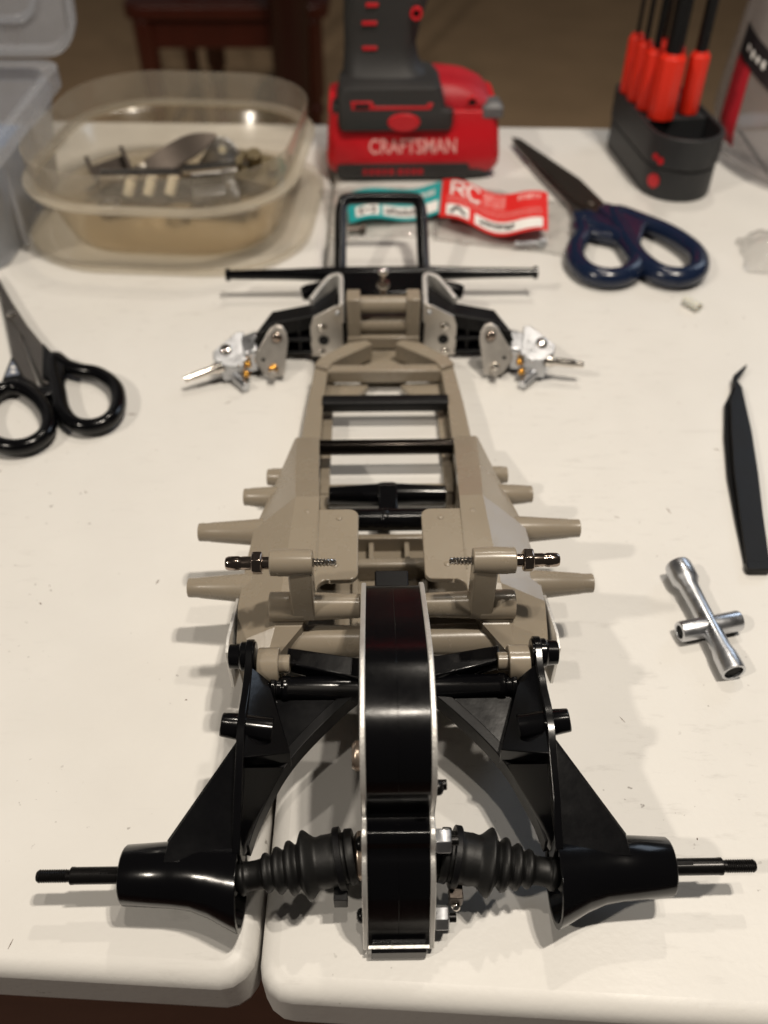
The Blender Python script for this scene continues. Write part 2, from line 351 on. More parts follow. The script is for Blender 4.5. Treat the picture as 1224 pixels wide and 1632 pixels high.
# ---- taupe frame halves
def side_frame(s):
    # station: y of inner/mid, y shift of outer, xi, xm, xo, zt, zc, xb, z0
    st = [(408, 0, 31.5, 38.6, 39.2, 14, 13, 39.0, 3), (375, 0, 33.2, 41, 41.8, 15.4, 14.4, 41.5, 2.5), (343.5, 0, 33.5, 42.6, 43.4, 16.4, 15.4, 43.0, 2), (341.5, 0, 33.5, 45.0, 46.0, 19.5, 18.5, 45.0, 2), (300, -3, 31.6, 42.2, 52, 34, 27.5, 50, 2), (271, -12, 29.6, 39.6, 57, 45.2, 37.5, 54.5, 2),
          (240, -4, 29.0, 41, 58.5, 45.2, 37.5, 57, 2), (222, -3, 29.0, 42, 59.5, 44.8, 37, 58, 2), (206, -2, 34, 44, 59, 39.5, 33, 58, 3), (196, 0, 44, 47, 58, 33, 28, 57, 6)]
    secs = []
    for y, dy, xi, xm, xo, zt, zc, xb, z0 in st:
        t = 2.4
        sec = [(xi, y, zt), (xm, y, zt), (xo, y + dy, zc), (xb, y + dy, z0), (xb - 9, y + dy, z0), (xb - 9, y + dy, z0 + t), (xb - t, y + dy, z0 + t), (xo - t, y + dy, zc - t * .4), (xm - .5, y, zt - t), (xi + t, y, zt - t), (xi + t, y, max(zt - 7, z0 + 3.5)), (xi, y, max(zt - 7, z0 + 3.5))]
        secs.append([(s * p[0], p[1], p[2]) for p in sec])
    o = part(MB().loft(secs), 'side_frame', BEIGE, bevel=0.55, angle=12)
    fl = [(29.5, 263.5)] + [(a, b) for a, b in arc((17, 259.5), 4, 90, 180, 5)] + [(a, b) for a, b in arc((16.5, 228), 3.5, 180, 270, 5)] + [(24, 224.5)] + [(a, b) for a, b in arc((24, 219.5), 5, 90, 20, 5)] + [(29.5, 214)]
    part(MB().prism([(s * a, b) for a, b in fl], 42.4, 44.9), 'top_flange', BEIGE, o, 0.5)
    for y, z, x0, x1, r0, r1 in ((231, 33, 55, 81, 6.2, 4.0), (262, 33, 53, 81, 6.0, 4.0), (291, 26, 49, 65.5, 5.2, 4.0), (311, 20, 46, 57, 4.6, 4.0)):
        m = MB(); m.turn((s * x0, y, z), (s * x1, y + .5, z), [(0, r0), (0.8, r1 + .25), (0.84, r1), (1, r1 * .97)], 20); part(m, 'tapered_post', BEIGE, o, 0.3)
    # elbow at the front of the rail
    el = [(39.2, 409), (31.5, 405), (29, 411), (24, 415.5), (6.5, 429), (10, 433), (21, 430), (36, 416)]
    part(MB().prism([(s * a, b) for a, b in el], 6, 16.6), 'rail_elbow', BEIGE, o, 0.5)
    # rear lug with pin
    lug = [(181, 34)] + arc((188, 40), 6.5, 200, -20, 8) + [(200, 30), (200, 12), (188, 20)]
    part(MB().prism(lug, s * 41.0, s * 48.6, 'x'), 'rear_lug', BEIGE, o, 0.4)
    m = MB(); m.cyl((s * 37.2, 188, 41), (s * 41.2, 188, 41), 3.3); part(m, 'pin', BEIGE, o, 0.3)
    # silver cover plate on the outer face and its screw
    part(MB().prism([(226, 33), (228, 22), (206, 12), (194, 18), (194, 40), (200, 41)], s * 60.2, s * 61.4, 'x'), 'cover_plate', ALUEDGE, o, 0.2)
    m = MB(); screw_head(m, (s * 61.4, 221, 27), (s, 0, 0), 2.6, 1.8); part(m, 'screw', BLACKOX, o, 0.15)
    for x, y in ((21, 258), (22, 232), (34.5, 262), (35, 236)):
        m = MB(); m.turn((s * x, y, 44.6), (s * x, y, 45.35), [(0, 1.25), (.8, 1.25), (1, .9)], 16); part(m, 'ejector_mark', BEIGE, o, 0)
    part(MB().box((s * 29.6, 246, 45.0), (.5, 34, .7)), 'moulding_line', BEIGE, o, 0.12)
    # inner vertical posts joining upper and lower rails
    for y, zt in ((335, 18), (372, 15.5), (300, 30)):
        part(MB().box((s * 35.5 if y > 310 else s * 34, y, zt / 2), (3.2, 7, zt - 1.5)), 'strut', BEIGE, o, 0.4)
    part(MB().box((s * 31, 352, 3.5), (5, 112, 3.6)), 'lower_rail', BEIGE, o, 0.5)
    return o
side_frame(-1); side_frame(1)
fp = MB().prism([(-50, 205), (50, 205), (50, 258), (29, 285), (-29, 285), (-50, 258)], 4.5, 7.0)
pan = part(fp, 'floor_pan', BEIGE, bevel=0.4)
part(MB().box((0, 259, 12), (58, 5, 11)), 'raised_rib', BEIGE, pan, 1.6, 3)
part(MB().box((0, 276, 11), (58, 3, 9)), 'raised_rib', BEIGE, pan, 0.5)
for x in (-24, -8, 8, 24): part(MB().box((x, 268, 9.6), (2.4, 14, 6.4)), 'rib_divider', BEIGE, pan, 0.5)
for x in (-15, 15): part(MB().box((x, 240, 8.8), (3, 30, 4)), 'floor_rail', BEIGE, pan, 0.6)
for x in (-11, 11): part(MB().prism(rrect(x, 232, 3, 4.5, 1, 3), 6.9, 10.4), 'floor_boss', BEIGE, pan, 0.4)
# cross members
part(MB().box((0, 407.5, 11), (64, 6.5, 8)), 'cross_member', BEIGE, bevel=0.7)
for sx in (-1, 1): part(MB().prism([(sx * 31, 386), (sx * 31, 404), (sx * 9, 404), (sx * 17, 390)], 2, 6), 'corner_web', BEIGE, bevel=0.6)
part(MB().box((0, 318, 4), (66, 7, 4)), 'cross_member', BEIGE, bevel=0.5)
for y, z, r, x in ((207, 29, 6.0, 46),):
    m = MB(); m.turn((-x, y, z), (x, y, z), [(0, r), (.2, r + .6), (.5, r - .6), (.8, r + .6), (1, r)], 22); part(m, 'cross_tube', BEIGE, bevel=0.4)
for s in (-1, 1):
    m = MB(); m.turn((s * 12.0, 212, 44), (s * 46, 212, 44), [(0, 4.6), (0.55, 5.4), (0.6, 5.4), (0.62, 5.7), (1, 5.7)], 22)
    ct = part(m, 'stud_carrier', BEIGE, bevel=0.4)
    # upright with the boss that holds the ball stud
    part(MB().prism([(206.5, 42), (217, 42), (216.4, 66), (214.5, 72), (208, 72), (206.2, 66)], s * 28.8, s * 37.2, 'x'), 'upright', BEIGE, ct, 0.6)
    m = MB(); m.turn((s * 28.4, 211, 69.5), (s * 43.6, 211, 69.5), [(0, 4.6), (0.5, 5.0), (1, 4.7)], 22); part(m, 'boss', BEIGE, ct, 0.4)
    part(MB().prism(arc((211, 69.5), 4.9, 180, 360, 8), s * 38.4, s * 41, 'x'), 'boss_rib', BEIGE, ct, 0.3)
    st = MB(); y, z = 211, 69.5
    st.turn((s * 43, y, z), (s * 59.5, y, z), [(0, 2.3), (.25, 2.3), (.26, 2.5), (.62, 2.5), (.66, 2.3), (.72, 2.6), (.92, 2.55), (.98, 2.1), (1, 1.2)], 20)
    sd = part(st, 'stud', DKCHROME, bevel=0.1)
    m = MB(); hexn(m, (s * 46.2, y, z), (s * 50.0, y, z), 4.3); part(m, 'hex_collar', DKCHROME, sd, 0.25)
    m = MB(); pr = []
    for k in range(7): pr += [(k / 7, 1.1), ((k + .5) / 7, 1.75 - .05 * k)]
    m.turn((s * 28.6, y, z), (s * 20.0, y, z), pr + [(1, .7)], 14); part(m, 'thread', CHROME, sd, 0)

# ---- cross bars in the ladder section
m = MB(); m.prism(rrect(376.5, 13.8, 4.0, 3.2, 1.2, 3), -33.5, 33.5, 'x'); part(m, 'black_bar', BLACKTEX, bevel=0.2)
m = MB(); m.turn((-33.8, 336.5, 17.0), (33.8, 336.5, 17.0), [(0, 3.9), (1, 3.9)], 24); part(m, 'round_bar', BARBLACK, bevel=0.2)
m = MB(); m.turn((-28, 308, 11), (28, 308, 11), [(0, 4.2), (.42, 5.6), (.45, 6.2), (.55, 6.2), (.58, 5.6), (1, 4.2)], 22)
tr = part(m, 'torque_tube', BLACK, bevel=0.3)
m = MB(); m.turn((-28, 283, 19), (28, 283, 19), [(0, 5.2), (.45, 5.2), (.455, 5.6), (.49, 5.6), (.495, 5.2), (1, 5.2)], 22); part(m, 'torque_tube', BLACK, bevel=0.3)
part(MB().box((0, 296, 16), (9, 22, 6)), 'tube_link', BLACK, tr, 0.8)

# ---- rear trailing arms
def zt(y): return 20.5 + (y - 122) * 0.225
def rear_arm(s):
    X = lambda a: s * a
    arcp = [(11.5, 182.5), (18, 177.2), (25, 170.6), (31, 164.4), (36.3, 158.2), (40.8, 151.5), (44.5, 144), (47.8, 136.5), (50, 129)]
    arcp = [(q.x, q.y) for q in smooth_path([(a, b, 0) for a, b in arcp], 3)]
    poly = arcp + [(52, 129), (52, 186), (11.5, 186)]
    m = MB().loft([[(X(a), b, zt(b) - 1.2) for a, b in poly], [(X(a), b, zt(b) + 1.2) for a, b in poly]])
    arm = part(m, 'rear_arm', BLACK, bevel=0.3)
    # curved flange along the inner edge
    secs = []
    for i, (a, b) in enumerate(arcp):
        a0, b0 = arcp[max(i - 1, 0)]; a1, b1 = arcp[min(i + 1, len(arcp) - 1)]
        t = Vector((a1 - a0, b1 - b0)).normalized(); n2 = Vector((t.y, -t.x)) * -1
        z = zt(b)
        p0 = Vector((a, b)) - n2 * 1.9; p1 = Vector((a, b)) + n2 * 1.9
        secs.append([(X(p0.x), p0.y, z - 5.5), (X(p1.x), p1.y, z - 5.5), (X(p1.x), p1.y, z + 2.2), (X(p0.x), p0.y, z + 2.2)])
    part(MB().loft(secs), 'curved_flange', BLACKTEX, arm, 0.35)
    # upright fin
    fin = [(123, 18), (123, 31), (136, 39), (150, 45), (156, 48.5), (164, 49), (172, 47.5), (181, 47.5)] + arc((189, 44.5), 6, 120, -60, 8) + [(178, 30), (160, 28)]
    part(MB().prism(fin, X(49.6), X(52.2), 'x'), 'fin', BLACK, arm, 0.3)
    # raised pocket between fin and web
    bl = [(50.0, 148.8, 44.2), (35.4, 155.4, 36.0), (44.6, 182, 40.0), (50.0, 183, 46.5)]
    lo = [(50.0, 148.8, 26), (35.4, 155.4, 27), (43.0, 182, 33), (50.0, 183, 33)]
    part(MB().loft([[(X(a), b, c) for a, b, c in lo], [(X(a), b, c) for a, b, c in bl]]), 'pocket', BLACK, arm, 0.4)
    # lower web from pocket to hub
    lw = [(50.0, 148.5, 39), (37.6, 153.6, 30), (44.0, 144, 26.5), (49.0, 128, 26), (50.0, 126, 31)]
    l2 = [(50.0, 148.5, 24), (37.6, 153.6, 25.5), (44.0, 144, 24), (49.0, 128, 21), (50.0, 126, 21)]
    part(MB().loft([[(X(a), b, c) for a, b, c in l2], [(X(a), b, c) for a, b, c in lw]]), 'web', BLACK, arm, 0.4)
    # bosses
    m = MB(); m.turn((X(49), 189, 44.5), (X(58.5), 189, 44.5), [(0, 5.2), (.55, 5.2), (.58, 4.6), (1, 4.3)], 22); part(m, 'mounting_boss', BLACK, arm, 0.45)
    m = MB(); m.turn((X(41.5), 161, 40.6), (X(58.5), 161.5, 44.0), [(0, 4.4), (.5, 4.4), (.56, 4.6), (1, 3.9)], 22); part(m, 'mounting_boss', BLACK, arm, 0.45)
    # outer gusset down to the hub
    part(MB().plate([(X(52), 157, 41), (X(52), 123, 28.0), (X(74), 122, 26.8), (X(73.5), 129, 26.8)], 2.2), 'gusset', BLACK, arm, 0.3)
    part(MB().plate([(X(52), 157, 41), (X(73.5), 129, 26.8), (X(73.5), 129.5, 19), (X(52), 157, 27)], 2.0), 'gusset', BLACK, arm, 0.3)
    # hub
    n = 32; secs = []
    def ring(x, r, dy, dz): return [(X(x), 122.6 + dy + r * math.cos(2 * math.pi * k / n), 17.6 + dz + r * math.sin(2 * math.pi * k / n)) for k in range(n)]
    for x, r, dy, dz in ((70, 6.4, 0, 0), (88.0, 6.4, 0, 0), (88.6, 7.6, 0, 0), (88.6, 8.6, 0, 0), (87.8, 9.3, 0, 0), (72, 10.2, 0, 0), (66, 10.9, -.3, 0), (60, 12.2, -1.2, -.3), (54, 13.9, -2.5, -.7), (50.4, 14.8, -3.2, -.9), (50.4, 12.9, -3.2, -.9), (56, 11.4, -2, -.5), (70, 6.4, 0, 0)): secs.append(ring(x, r, dy, dz))
    hub = part(MB().loft(secs, caps=False), 'wheel_hub', BLACK, arm, 0.25, angle=40)
    # wheel axle
    m = MB(); pr = [(0, 2.7), (.78, 2.7), (.79, 2.8), (.805, 2.8), (.815, 1.95), (.83, 1.95)]
    for k in range(12): pr += [(.83 + .16 * k / 12, 1.8), (.83 + .16 * (k + .5) / 12, 2.1)]
    pr += [(.99, 2.0), (1, 1.6)]
    m.turn((X(60), 122.6, 17.6), (X(116.5), 122.6, 17.6), pr, 20); part(m, 'axle', BLACKOX, arm, 0)
    m = MB(); m.box((X(91.5), 122.6, 20.3), (8, 1.2, .8)); part(m, 'axle_key', BLACKOX, arm, 0.1)
    # pivot beam across to the gearbox
    m = MB(); m.loft([[(X(38.5), b, c) for b, c in ((188, 36), (195, 36), (195, 41.5), (188, 41.5))], [(X(12), b, c) for b, c in ((182, 32), (191, 32), (191, 40), (182, 40))]]); part(m, 'pivot_beam', BLACK, arm, 0.6)
    m = MB(); m.turn((X(44), 181, 36.4), (X(12), 182, 33.5), [(0, 4.4), (.05, 4.4), (.06, 3.7), (.12, 3.7), (.13, 4.5), (.2, 4.5), (.22, 4.1), (1, 5.0)], 20); part(m, 'pivot_tube', BLACK, arm, 0.3)
    # drive shaft with ribbed rubber boot
    p0 = Vector((X(13.6), 125.5, 23.0)); p1 = Vector((X(52), 120.6, 18.2))
    pr = [(0, 9.6), (.06, 9.9), (.07, 9.0), (.10, 9.0), (.105, 10.6), (.16, 10.6), (.165, 9.3), (.30, 9.5), (.34, 10.4), (.40, 12.9), (.43, 12.4), (.475, 8.2), (.52, 10.0), (.555, 9.9), (.585, 7.2), (.63, 8.7), (.66, 8.5), (.69, 6.2), (.73, 7.4), (.76, 7.1), (.785, 5.6), (.90, 5.5), (.93, 6.6), (.97, 6.5), (1.0, 5.2), (1.03, 6.4), (1.08, 6.0)]
    pp = [(q.x, q.y) for q in smooth_path([(a, b, 0) for a, b in pr], 3)]
    pp = [(a, b * (.88 if a < .3 else .83)) for a, b in pp]
    m = MB(); m.turn(p0, p1, pp, 30); bt = part(m, 'rubber_boot', RUBBER, None, 0, angle=60)
    m = MB(); d = (p1 - p0); m.turn(p0 + d * .10, p0 + d * .155, [(0, 9.8), (1, 9.8)], 30); part(m, 'clamp_band', BLACKTEX, bt, 0.2)
    c = p0 + d * .125
    m = MB(); m.box((c.x, c.y - 9.2, c.z - 7.5), (4.4, 4.6, 6.0)); part(m, 'clamp_lock', BLACKTEX if s < 0 else DARKSTEEL, bt, 0.3)
    if s > 0:
        m = MB(); m.ball((c.x, c.y - 12.0, c.z - 9.5), 1.6, 10, 6); part(m, 'clamp_screw', CHROME, bt, 0)
    return arm
rear_arm(-1); rear_arm(1)

# ---- front bulkhead, bumper and suspension
bk = MB(); bk.box((0, 446, 9.5), (42, 12, 8)); bulk = part(bk, 'bulkhead', BEIGE, bevel=0.6)
for s in (-1, 1): part(MB().box((s * 17.2, 447, 21.5), (8.0, 12, 33)), 'bulkhead_column', BEIGE, bulk, 0.8)
for z, r in ((31.5, 5.0), (18.5, 5.0)):
    m = MB(); m.cyl((-14, 447, z), (14, 447, z), r); part(m, 'bulkhead_tube', BEIGE, bulk, 0.2)
part(MB().box((0, 426, 3), (26, 30, 2.4)), 'nose_plate', BEIGE, bulk, 0.4)
m = MB(); m.turn((0, 455, 30), (0, 455, 46), [(0, 2.0), (.5, 2.0), (.52, 3.4), (.75, 3.4), (.77, 1.5), (1, 1.5)], 16); bs = part(m, 'ball_stud', DKCHROME, bevel=0.1)
m = MB(); m.ball((0, 455, 47.5), 3.0, 16, 10); part(m, 'ball', CHROME, bs, 0)
m = MB(); m.ball((0, 455, 39), 4.0, 16, 10, (1, 1, .8)); part(m, 'ball_collar', CHROME, bs, 0)

bar = MB(); bar.turn((-99.5, 508, 17), (99.5, 508, 17), [(0, 4.0), (.012, 4.0), (.014, 2.9), (.2, 3.5), (.34, 4.6), (.5, 4.6), (.66, 4.6), (.8, 3.5), (.986, 2.9), (.988, 4.0), (1, 4.0)], 18)
bmp = part(bar, 'front_bumper', BLACK, bevel=0.3)
hp = [(-26.8, 508, 17), (-26.8, 530, 24.5), (-26.8, 556, 34), (-25.2, 565, 37.2), (-20, 569, 38.8), (20, 569, 38.8), (25.2, 565, 37.2), (26.8, 556, 34), (26.8, 530, 24.5), (26.8, 508, 17)]
m = MB(); m.tube(smooth_path(hp, 4), 4.0, 14); part(m, 'hoop', BLACK, bmp, 0)
part(MB().loft([[(-34, 480, 8), (34, 480, 8), (34, 480, 20), (-34, 480, 20)], [(-28, 508, 13), (28, 508, 13), (28, 508, 20), (-28, 508, 20)]]), 'bumper_mount', BLACK, bmp, 1.0)
for s in (-1, 1):
    m = MB(); m.turn((s * 30, 487, 20), (s * 50, 484, 17), [(0, 5), (.8, 5), (1, 4)], 16); part(m, 'bumper_peg', BLACK, bmp, 0.4)
part(MB().box((0, 466, 9), (56, 26, 14)), 'bumper_foot', BLACKTEX, bmp, 1.0)

def front_side(s):
    X = lambda a: s * a
    # aluminium bracket: face plate with folded rim
    fp_ = [(23.5, 3), (24, 36), (28, 35), (40.5, 28), (42.5, 22), (42.8, 2), (37, -0.5 + 2), (28, 1.5)]
    br = part(MB().prism([(X(a), b) for a, b in fp_], 438.6, 440.4, 'y'), 'front_bracket', CAST, bevel=0.4)
    path = [(24.0, 440), (24.4, 456), (24.8, 470), (27, 473.5), (32, 472.5), (37, 463), (42, 452)]
    path = [(q.x, q.y) for q in smooth_path([(a, b, 0) for a, b in path], 3)]
    secs = []
    for i, (a, b) in enumerate(path):
        a0, b0 = path[max(i - 1, 0)]; a1, b1 = path[min(i + 1, len(path) - 1)]; t = Vector((a1 - a0, b1 - b0)).normalized(); nn = Vector((-t.y, t.x)) * 1.25
        zz = 36.5 - max(0, a - 27) * 0.25
        secs.append([(X(a - nn.x), b - nn.y, zz - 13), (X(a + nn.x), b + nn.y, zz - 13), (X(a + nn.x), b + nn.y, zz), (X(a - nn.x), b - nn.y, zz)])
    part(MB().loft(secs), 'folded_rim', ALUEDGE, br, 0.25)
    m = MB(); screw_head(m, (X(35.5), 438.6, 22), (0, -1, 0), 2.7, 2.0); part(m, 'screw', CHROME, br, 0.1)
    m = MB(); screw_head(m, (X(36.5), 438.6, 4.5), (0, -1, 0), 2.5, 2.0); part(m, 'screw', CHROME, br, 0.1)
    m = MB(); m.cyl((X(35), 437.9, 13), (X(35), 438.7, 13), 3.0); part(m, 'bore', HOLE, br, 0)
    m = MB(); screw_head(m, (X(26.2), 438.6, 31), (0, -1, 0), 1.6, 1.2); part(m, 'screw', STEEL, br, 0.1)
    # black suspension arm with ribs
    top = [(27, 470), (41, 453), (65, 450), (73, 428), (68, 430), (63.5, 437), (42.5, 439.5), (27, 444)]
    za = lambda a: 30.5 - (a - 27) * 0.13
    m = MB().loft([[(X(a), b, za(a) - 9) for a, b in top], [(X(a), b, za(a)) for a, b in top]])
    fa = part(m, 'front_arm', BLACKTEX, bevel=0.6)
    part(MB().prism([(X(43), 4), (X(43), 27), (X(64), 24), (X(70), 6)], 447, 450, 'y'), 'arm_back', BLACKTEX, fa, 0.4)
    for z in (5, 14): part(MB().box((X(55), 442, z), (26, 10, 2)), 'arm_rib', BLACKTEX, fa, 0.4)
    for a in (49, 57): part(MB().box((X(a), 443, 15), (1.8, 9, 22)), 'arm_rib', BLACKTEX, fa, 0.3)
    # upright carrier plate
    cp = [(62.5, 2.6)] + [(57.5, 3)] + [(54.6, 20)] + arc((60, 23), 5.2, -10, 150, 8)[0:0] + [(55.2, 24), (57.5, 27.5), (61, 28.2), (64.5, 26.5), (74, 13.5), (74, 10), (68, 3)]
    ylean = lambda z: 416 + z * 0.55
    m = MB().loft([[(X(a), ylean(b) - .9, b) for a, b in cp], [(X(a), ylean(b) + .9, b) for a, b in cp]])
    ca = part(m, 'carrier_plate', CAST, bevel=0.4)
    m = MB(); screw_head(m, (X(60.8), ylean(22.5) - .9, 22.5), (0, -1, .3), 3.0, 2.4); part(m, 'screw', DKCHROME, ca, 0.1)
    m = MB(); screw_head(m, (X(63.5), ylean(7) - .9, 7), (0, -1, .3), 2.6, 3.0); part(m, 'screw', BRASS if s < 0 else CHROME, ca, 0.1)
    m = MB(); m.cyl((X(69), ylean(11.5) - 1.4, 11.5), (X(69), ylean(11.5) - .8, 11.5), 1.1, n=12); part(m, 'bore', HOLE, ca, 0)
    m = MB(); m.cyl((X(63.5), 412.5, 7), (X(63.5), 419, 4.5), 2.2, n=14); part(m, 'hinge_pin', CAST, ca, 0.2)
    m = MB(); m.loft([[(X(66), 431, 4), (X(76), 426, 4), (X(74), 434, 4), (X(66), 446, 4)], [(X(66), 432, 26), (X(74), 427, 21), (X(72), 434, 23), (X(66), 446, 26)]]); part(m, 'carrier_block', BLACKTEX, ca, 0.8)
    part(MB().loft([[(X(72.5), 422, 3), (X(81), 420, 3), (X(82.5), 431, 3), (X(73), 434, 3)], [(X(72.5), 423, 17), (X(80), 422, 15), (X(82), 433, 20), (X(73), 436, 22)]]), 'steering_block', STEEL, ca, 1.0)
    # knuckle
    dz = 1.5 if s < 0 else 4.0
    kn = MB(); kn.plate([(X(78), 421, 9.5 + dz), (X(81), 437, 18 + dz), (X(85), 437, 18 + dz), (X(97.5), 424, 13.5 + dz), (X(97), 419, 11.5 + dz), (X(90), 414.5, 10 + dz), (X(84), 415, 9 + dz)], 2.2)
    k = part(kn, 'knuckle', STEEL, bevel=0.6)
    part(MB().loft([[(X(76), 416, 2.5), (X(92), 413, 2.5), (X(95), 421, 2.5), (X(80), 428, 2.5)], [(X(80), 417, 10 + dz), (X(91), 415.5, 10 + dz), (X(94), 421, 11 + dz), (X(81), 429, 12 + dz)]]), 'knuckle_block', STEEL, k, 1.2)
    m = MB(); screw_head(m, (X(90), 424.5, 14.8 + dz), (0, -.45, .9), 3.4, 2.0); part(m, 'screw', CHROME, k, 0.1)
    m = MB(); m.ball((X(77.5), 419, 10), 2.0, 12, 8); m.ball((X(78.5), 414.5, 6.5), 2.1, 12, 8); part(m, 'brass_bushing', BRASS, k, 0)
    m = MB(); m.cyl((X(77.5), 424, 3), (X(77.5), 432, 17), 2.6, n=16); part(m, 'kingpin', CHROME, k, 0.3)
    m = MB(); pr = [(0, 3.4), (.2, 3.4), (.24, 2.4), (.78, 2.3), (.79, 1.9), (1, 1.9)]
    e = (X(112.3), 407.3, 8.0) if s < 0 else (X(113.0), 412.8, 12.0)
    m.turn((X(92), 417, 9 + dz * .8), e, pr, 18); part(m, 'axle', CHROME, k, 0.2)
    m = MB(); m.tube([(X(86), 416, 4), (X(81), 410, 3.6), (X(78), 406, 3.4)], [3.0, 2.6, 2.6], 12); part(m, 'steering_arm', STEEL, k, 0.2)
for s in (-1, 1): front_side(s)

# ================================================================== DRILL
DX, DY = 22, 722
dr = thing('cordless_drill', 'red and black cordless drill standing on its battery at the far table edge', 'drill', (DX, DY, 0), R(1.5))
DO = (0, 0, 0)
def dp(m, name, material, parent=None, bevel=1.2, seg=3, angle=35): return m.build(name, material, parent or dr, DO, bevel, seg, angle)
def rsec(hx, hy, r, z, cx=0, cy=0): return [(a, b, z) for a, b in rrect(cx, cy, hx, hy, r, 5)]
bt = dp(MB().loft([rsec(65, 36, 9, 7), rsec(68, 38, 9, 12), rsec(68, 38.5, 9, 19), rsec(66.5, 35.5, 8, 36), rsec(66, 34, 8, 40), rsec(65, 33, 8, 52)]), 'battery', RED, bevel=0.8)
dp(MB().loft([rsec(60, 33, 12, 0), rsec(64, 36.8, 12, 5), rsec(64, 37.2, 12, 14), rsec(55, 30, 12, 20)]), 'battery_base', CHARCOAL, bt)
dp(MB().prism(rrect(-8, 8.5, 52, 6, 3), -38.9, -37.5, 'y'), 'battery_print_panel', CHARCOAL, bt, 0.3)
for k in range(9):
    dp(MB().box((-38 + k * 5.2 + (2 if k > 4 else 0), -39.3, 8.5), (4.0 if k % 3 else 3.0, .5, 4.4)), 'small_print', REDTEX, bt, 0)
lean = math.atan2(17, 3.0)
text('lettering', 'CRAFTSMAN', 15.0, PINKW, dr, (-0.5, -37.35, 27.0), (lean, 0, 0), 0.12, 0.80)
# red foot of the handle
foot = dp(MB().loft([rsec(60, 30, 14, 48.0), rsec(60, 30, 14, 55.3), rsec(54, 28, 16, 61.9), rsec(42, 24, 16, 67.2, 2), rsec(30, 20, 14, 69.8, 0)]), 'handle_foot', REDTEX, bevel=1.0)
# black collar over the foot
col = dp(MB().loft([rsec(43, 6, 5, 40.0, -14, -33), rsec(44, 7, 6, 44.0, -14, -33), rsec(44, 8, 6, 53.3, -14, -31.5), rsec(41, 9, 6, 55.3, -17, -30), rsec(40, 13, 6, 63.2, -18, -25), rsec(38, 22, 8, 69.8, -18, -15), rsec(33, 24, 8, 72.4, -17, -8)]), 'handle_collar', CHARCOAL, bevel=1.0)
dp(MB().prism([(-47, 55.5), (12, 55.5), (14, 60), (10, 60), (9, 57.8), (-30, 58), (-32, 61.5), (-48, 61.5)], -39.4, -33, 'y'), 'red_trim', RED, col, 0.4)
dp(MB().prism([(-45, 56.8), (-34, 56.8), (-34, 60.2), (-45, 60.2)], -39.9, -38, 'y'), 'slot', HOLE, col, 0.2)
m = MB(); m.turn((-8, -41.6, 46.5), (-8, -36, 46.5), [(0, 6.2), (.5, 6.8), (1, 7)], 24, sx=1.9); dp(m, 'release_button', RED, col, 0.4)
# grip
def gsec(z, cx, hx, hy, cy=6): return rsec(hx, hy, min(hx, hy) * .75, z, cx, cy)
dp(MB().loft([gsec(69.0, -20, 34, 24, 0), gsec(77.0, -24, 29, 21, 3), gsec(91.0, -25, 27, 19), gsec(107.0, -23, 29, 20), gsec(131.0, -18, 33, 21), gsec(165.0, -12, 34, 22), gsec(185.0, -8, 36, 23)]), 'grip', CHARCOAL, bevel=0)
for z, x, w_ in ((120, -31, 9), (108, -33, 11), (91, -33, 11)):
    dp(MB().box((x, -14.6 - (z - 100) * .04, z), (w_, 1.4, 2.6)), 'grip_slit', RED, None, 0.4)
m = MB(); m.hollow((1, -15.4, 114), (1, -9, 114), 4.6, 2.6, 20); dp(m, 'screw_boss', RED, None, 0.3)
m = MB(); m.cyl((1, -13.5, 114), (1, -9, 114), 2.7); dp(m, 'screw', HOLE, None, 0)
m = MB(); m.hollow((44, -31.2, 57), (44, -26, 57), 4.4, 3.2, 18); dp(m, 'screw_boss', RED, None, 0.3)
m = MB(); m.cyl((44, -30, 57), (44, -26, 57), 3.3); dp(m, 'screw', HOLE, None, 0)
dp(MB().loft([rsec(8, 8, 2, 47.0, 60, -26), rsec(8, 8, 2, 54.0, 60, -26), rsec(4, 7, 2, 57.3, 61, -24)]), 'belt_clip', mat('grey_clip', lin(96, 96, 98), .5), None, 1.0)
dp(MB().loft([rsec(5, 8, 3, 40.0, -58, -24), rsec(6, 9, 3, 56.6, -56, -24)]), 'side_bumper', CHARCOAL, None, 1.5)
# motor body and chuck above the frame
m = MB(); m.turn((-50, 6, 213), (70, 6, 213), [(0, 26), (.04, 31), (.55, 32), (.8, 29), (1, 27)], 28); dp(m, 'motor_housing', RED, None, 1.0)
m = MB(); m.turn((70, 6, 213), (125, 6, 213), [(0, 24), (.1, 24), (.5, 22), (.52, 20), (.85, 18), (1, 7)], 24); dp(m, 'chuck', BLACKTEX, None, 0.6)
m = MB(); m.prism(rrect(22, 176, 7, 11, 5), -8, 18, 'y'); dp(m, 'trigger', BLACKTEX, None, 1.0)

# ================================================================== TUB ON ITS LID, WITH METAL PARTS
TC = (-147, 632, 0)
def trr(hx, hy, r, z, n=8): return [(a, b, z) for a, b in rrect(0, 0, hx, hy, r, n)]
lid = thing('tub_lid', 'clear plastic lid lying on the table under the tub of metal parts', 'lid', (-150, 634, 0.2), R(-4))
m = MB(); m.loft([trr(90, 88, 60, 1.4), trr(98, 96, 64, 1.4), trr(100, 98, 66, 6), trr(101.5, 99.5, 67, 6), trr(101, 99, 66, .4), trr(99, 97, 65, 0), trr(90, 88, 60, 0)], caps=False); m.build('rim', CLEAR_LID, lid)
MB().loft([trr(89.6, 87.6, 60, 0.2), trr(89.6, 87.6, 60, 1.2)]).build('panel', CLEAR_LID, lid)
tub = thing('plastic_tub', 'clear yellowish food tub holding loose metal parts', 'tub', (-149, 630, 2.0), R(-5))
LO = [(0, 70, 68, 46), (3, 75, 74, 50), (12, 79, 78, 54), (40, 86, 91, 60), (43, 88.5, 93.5, 61)]
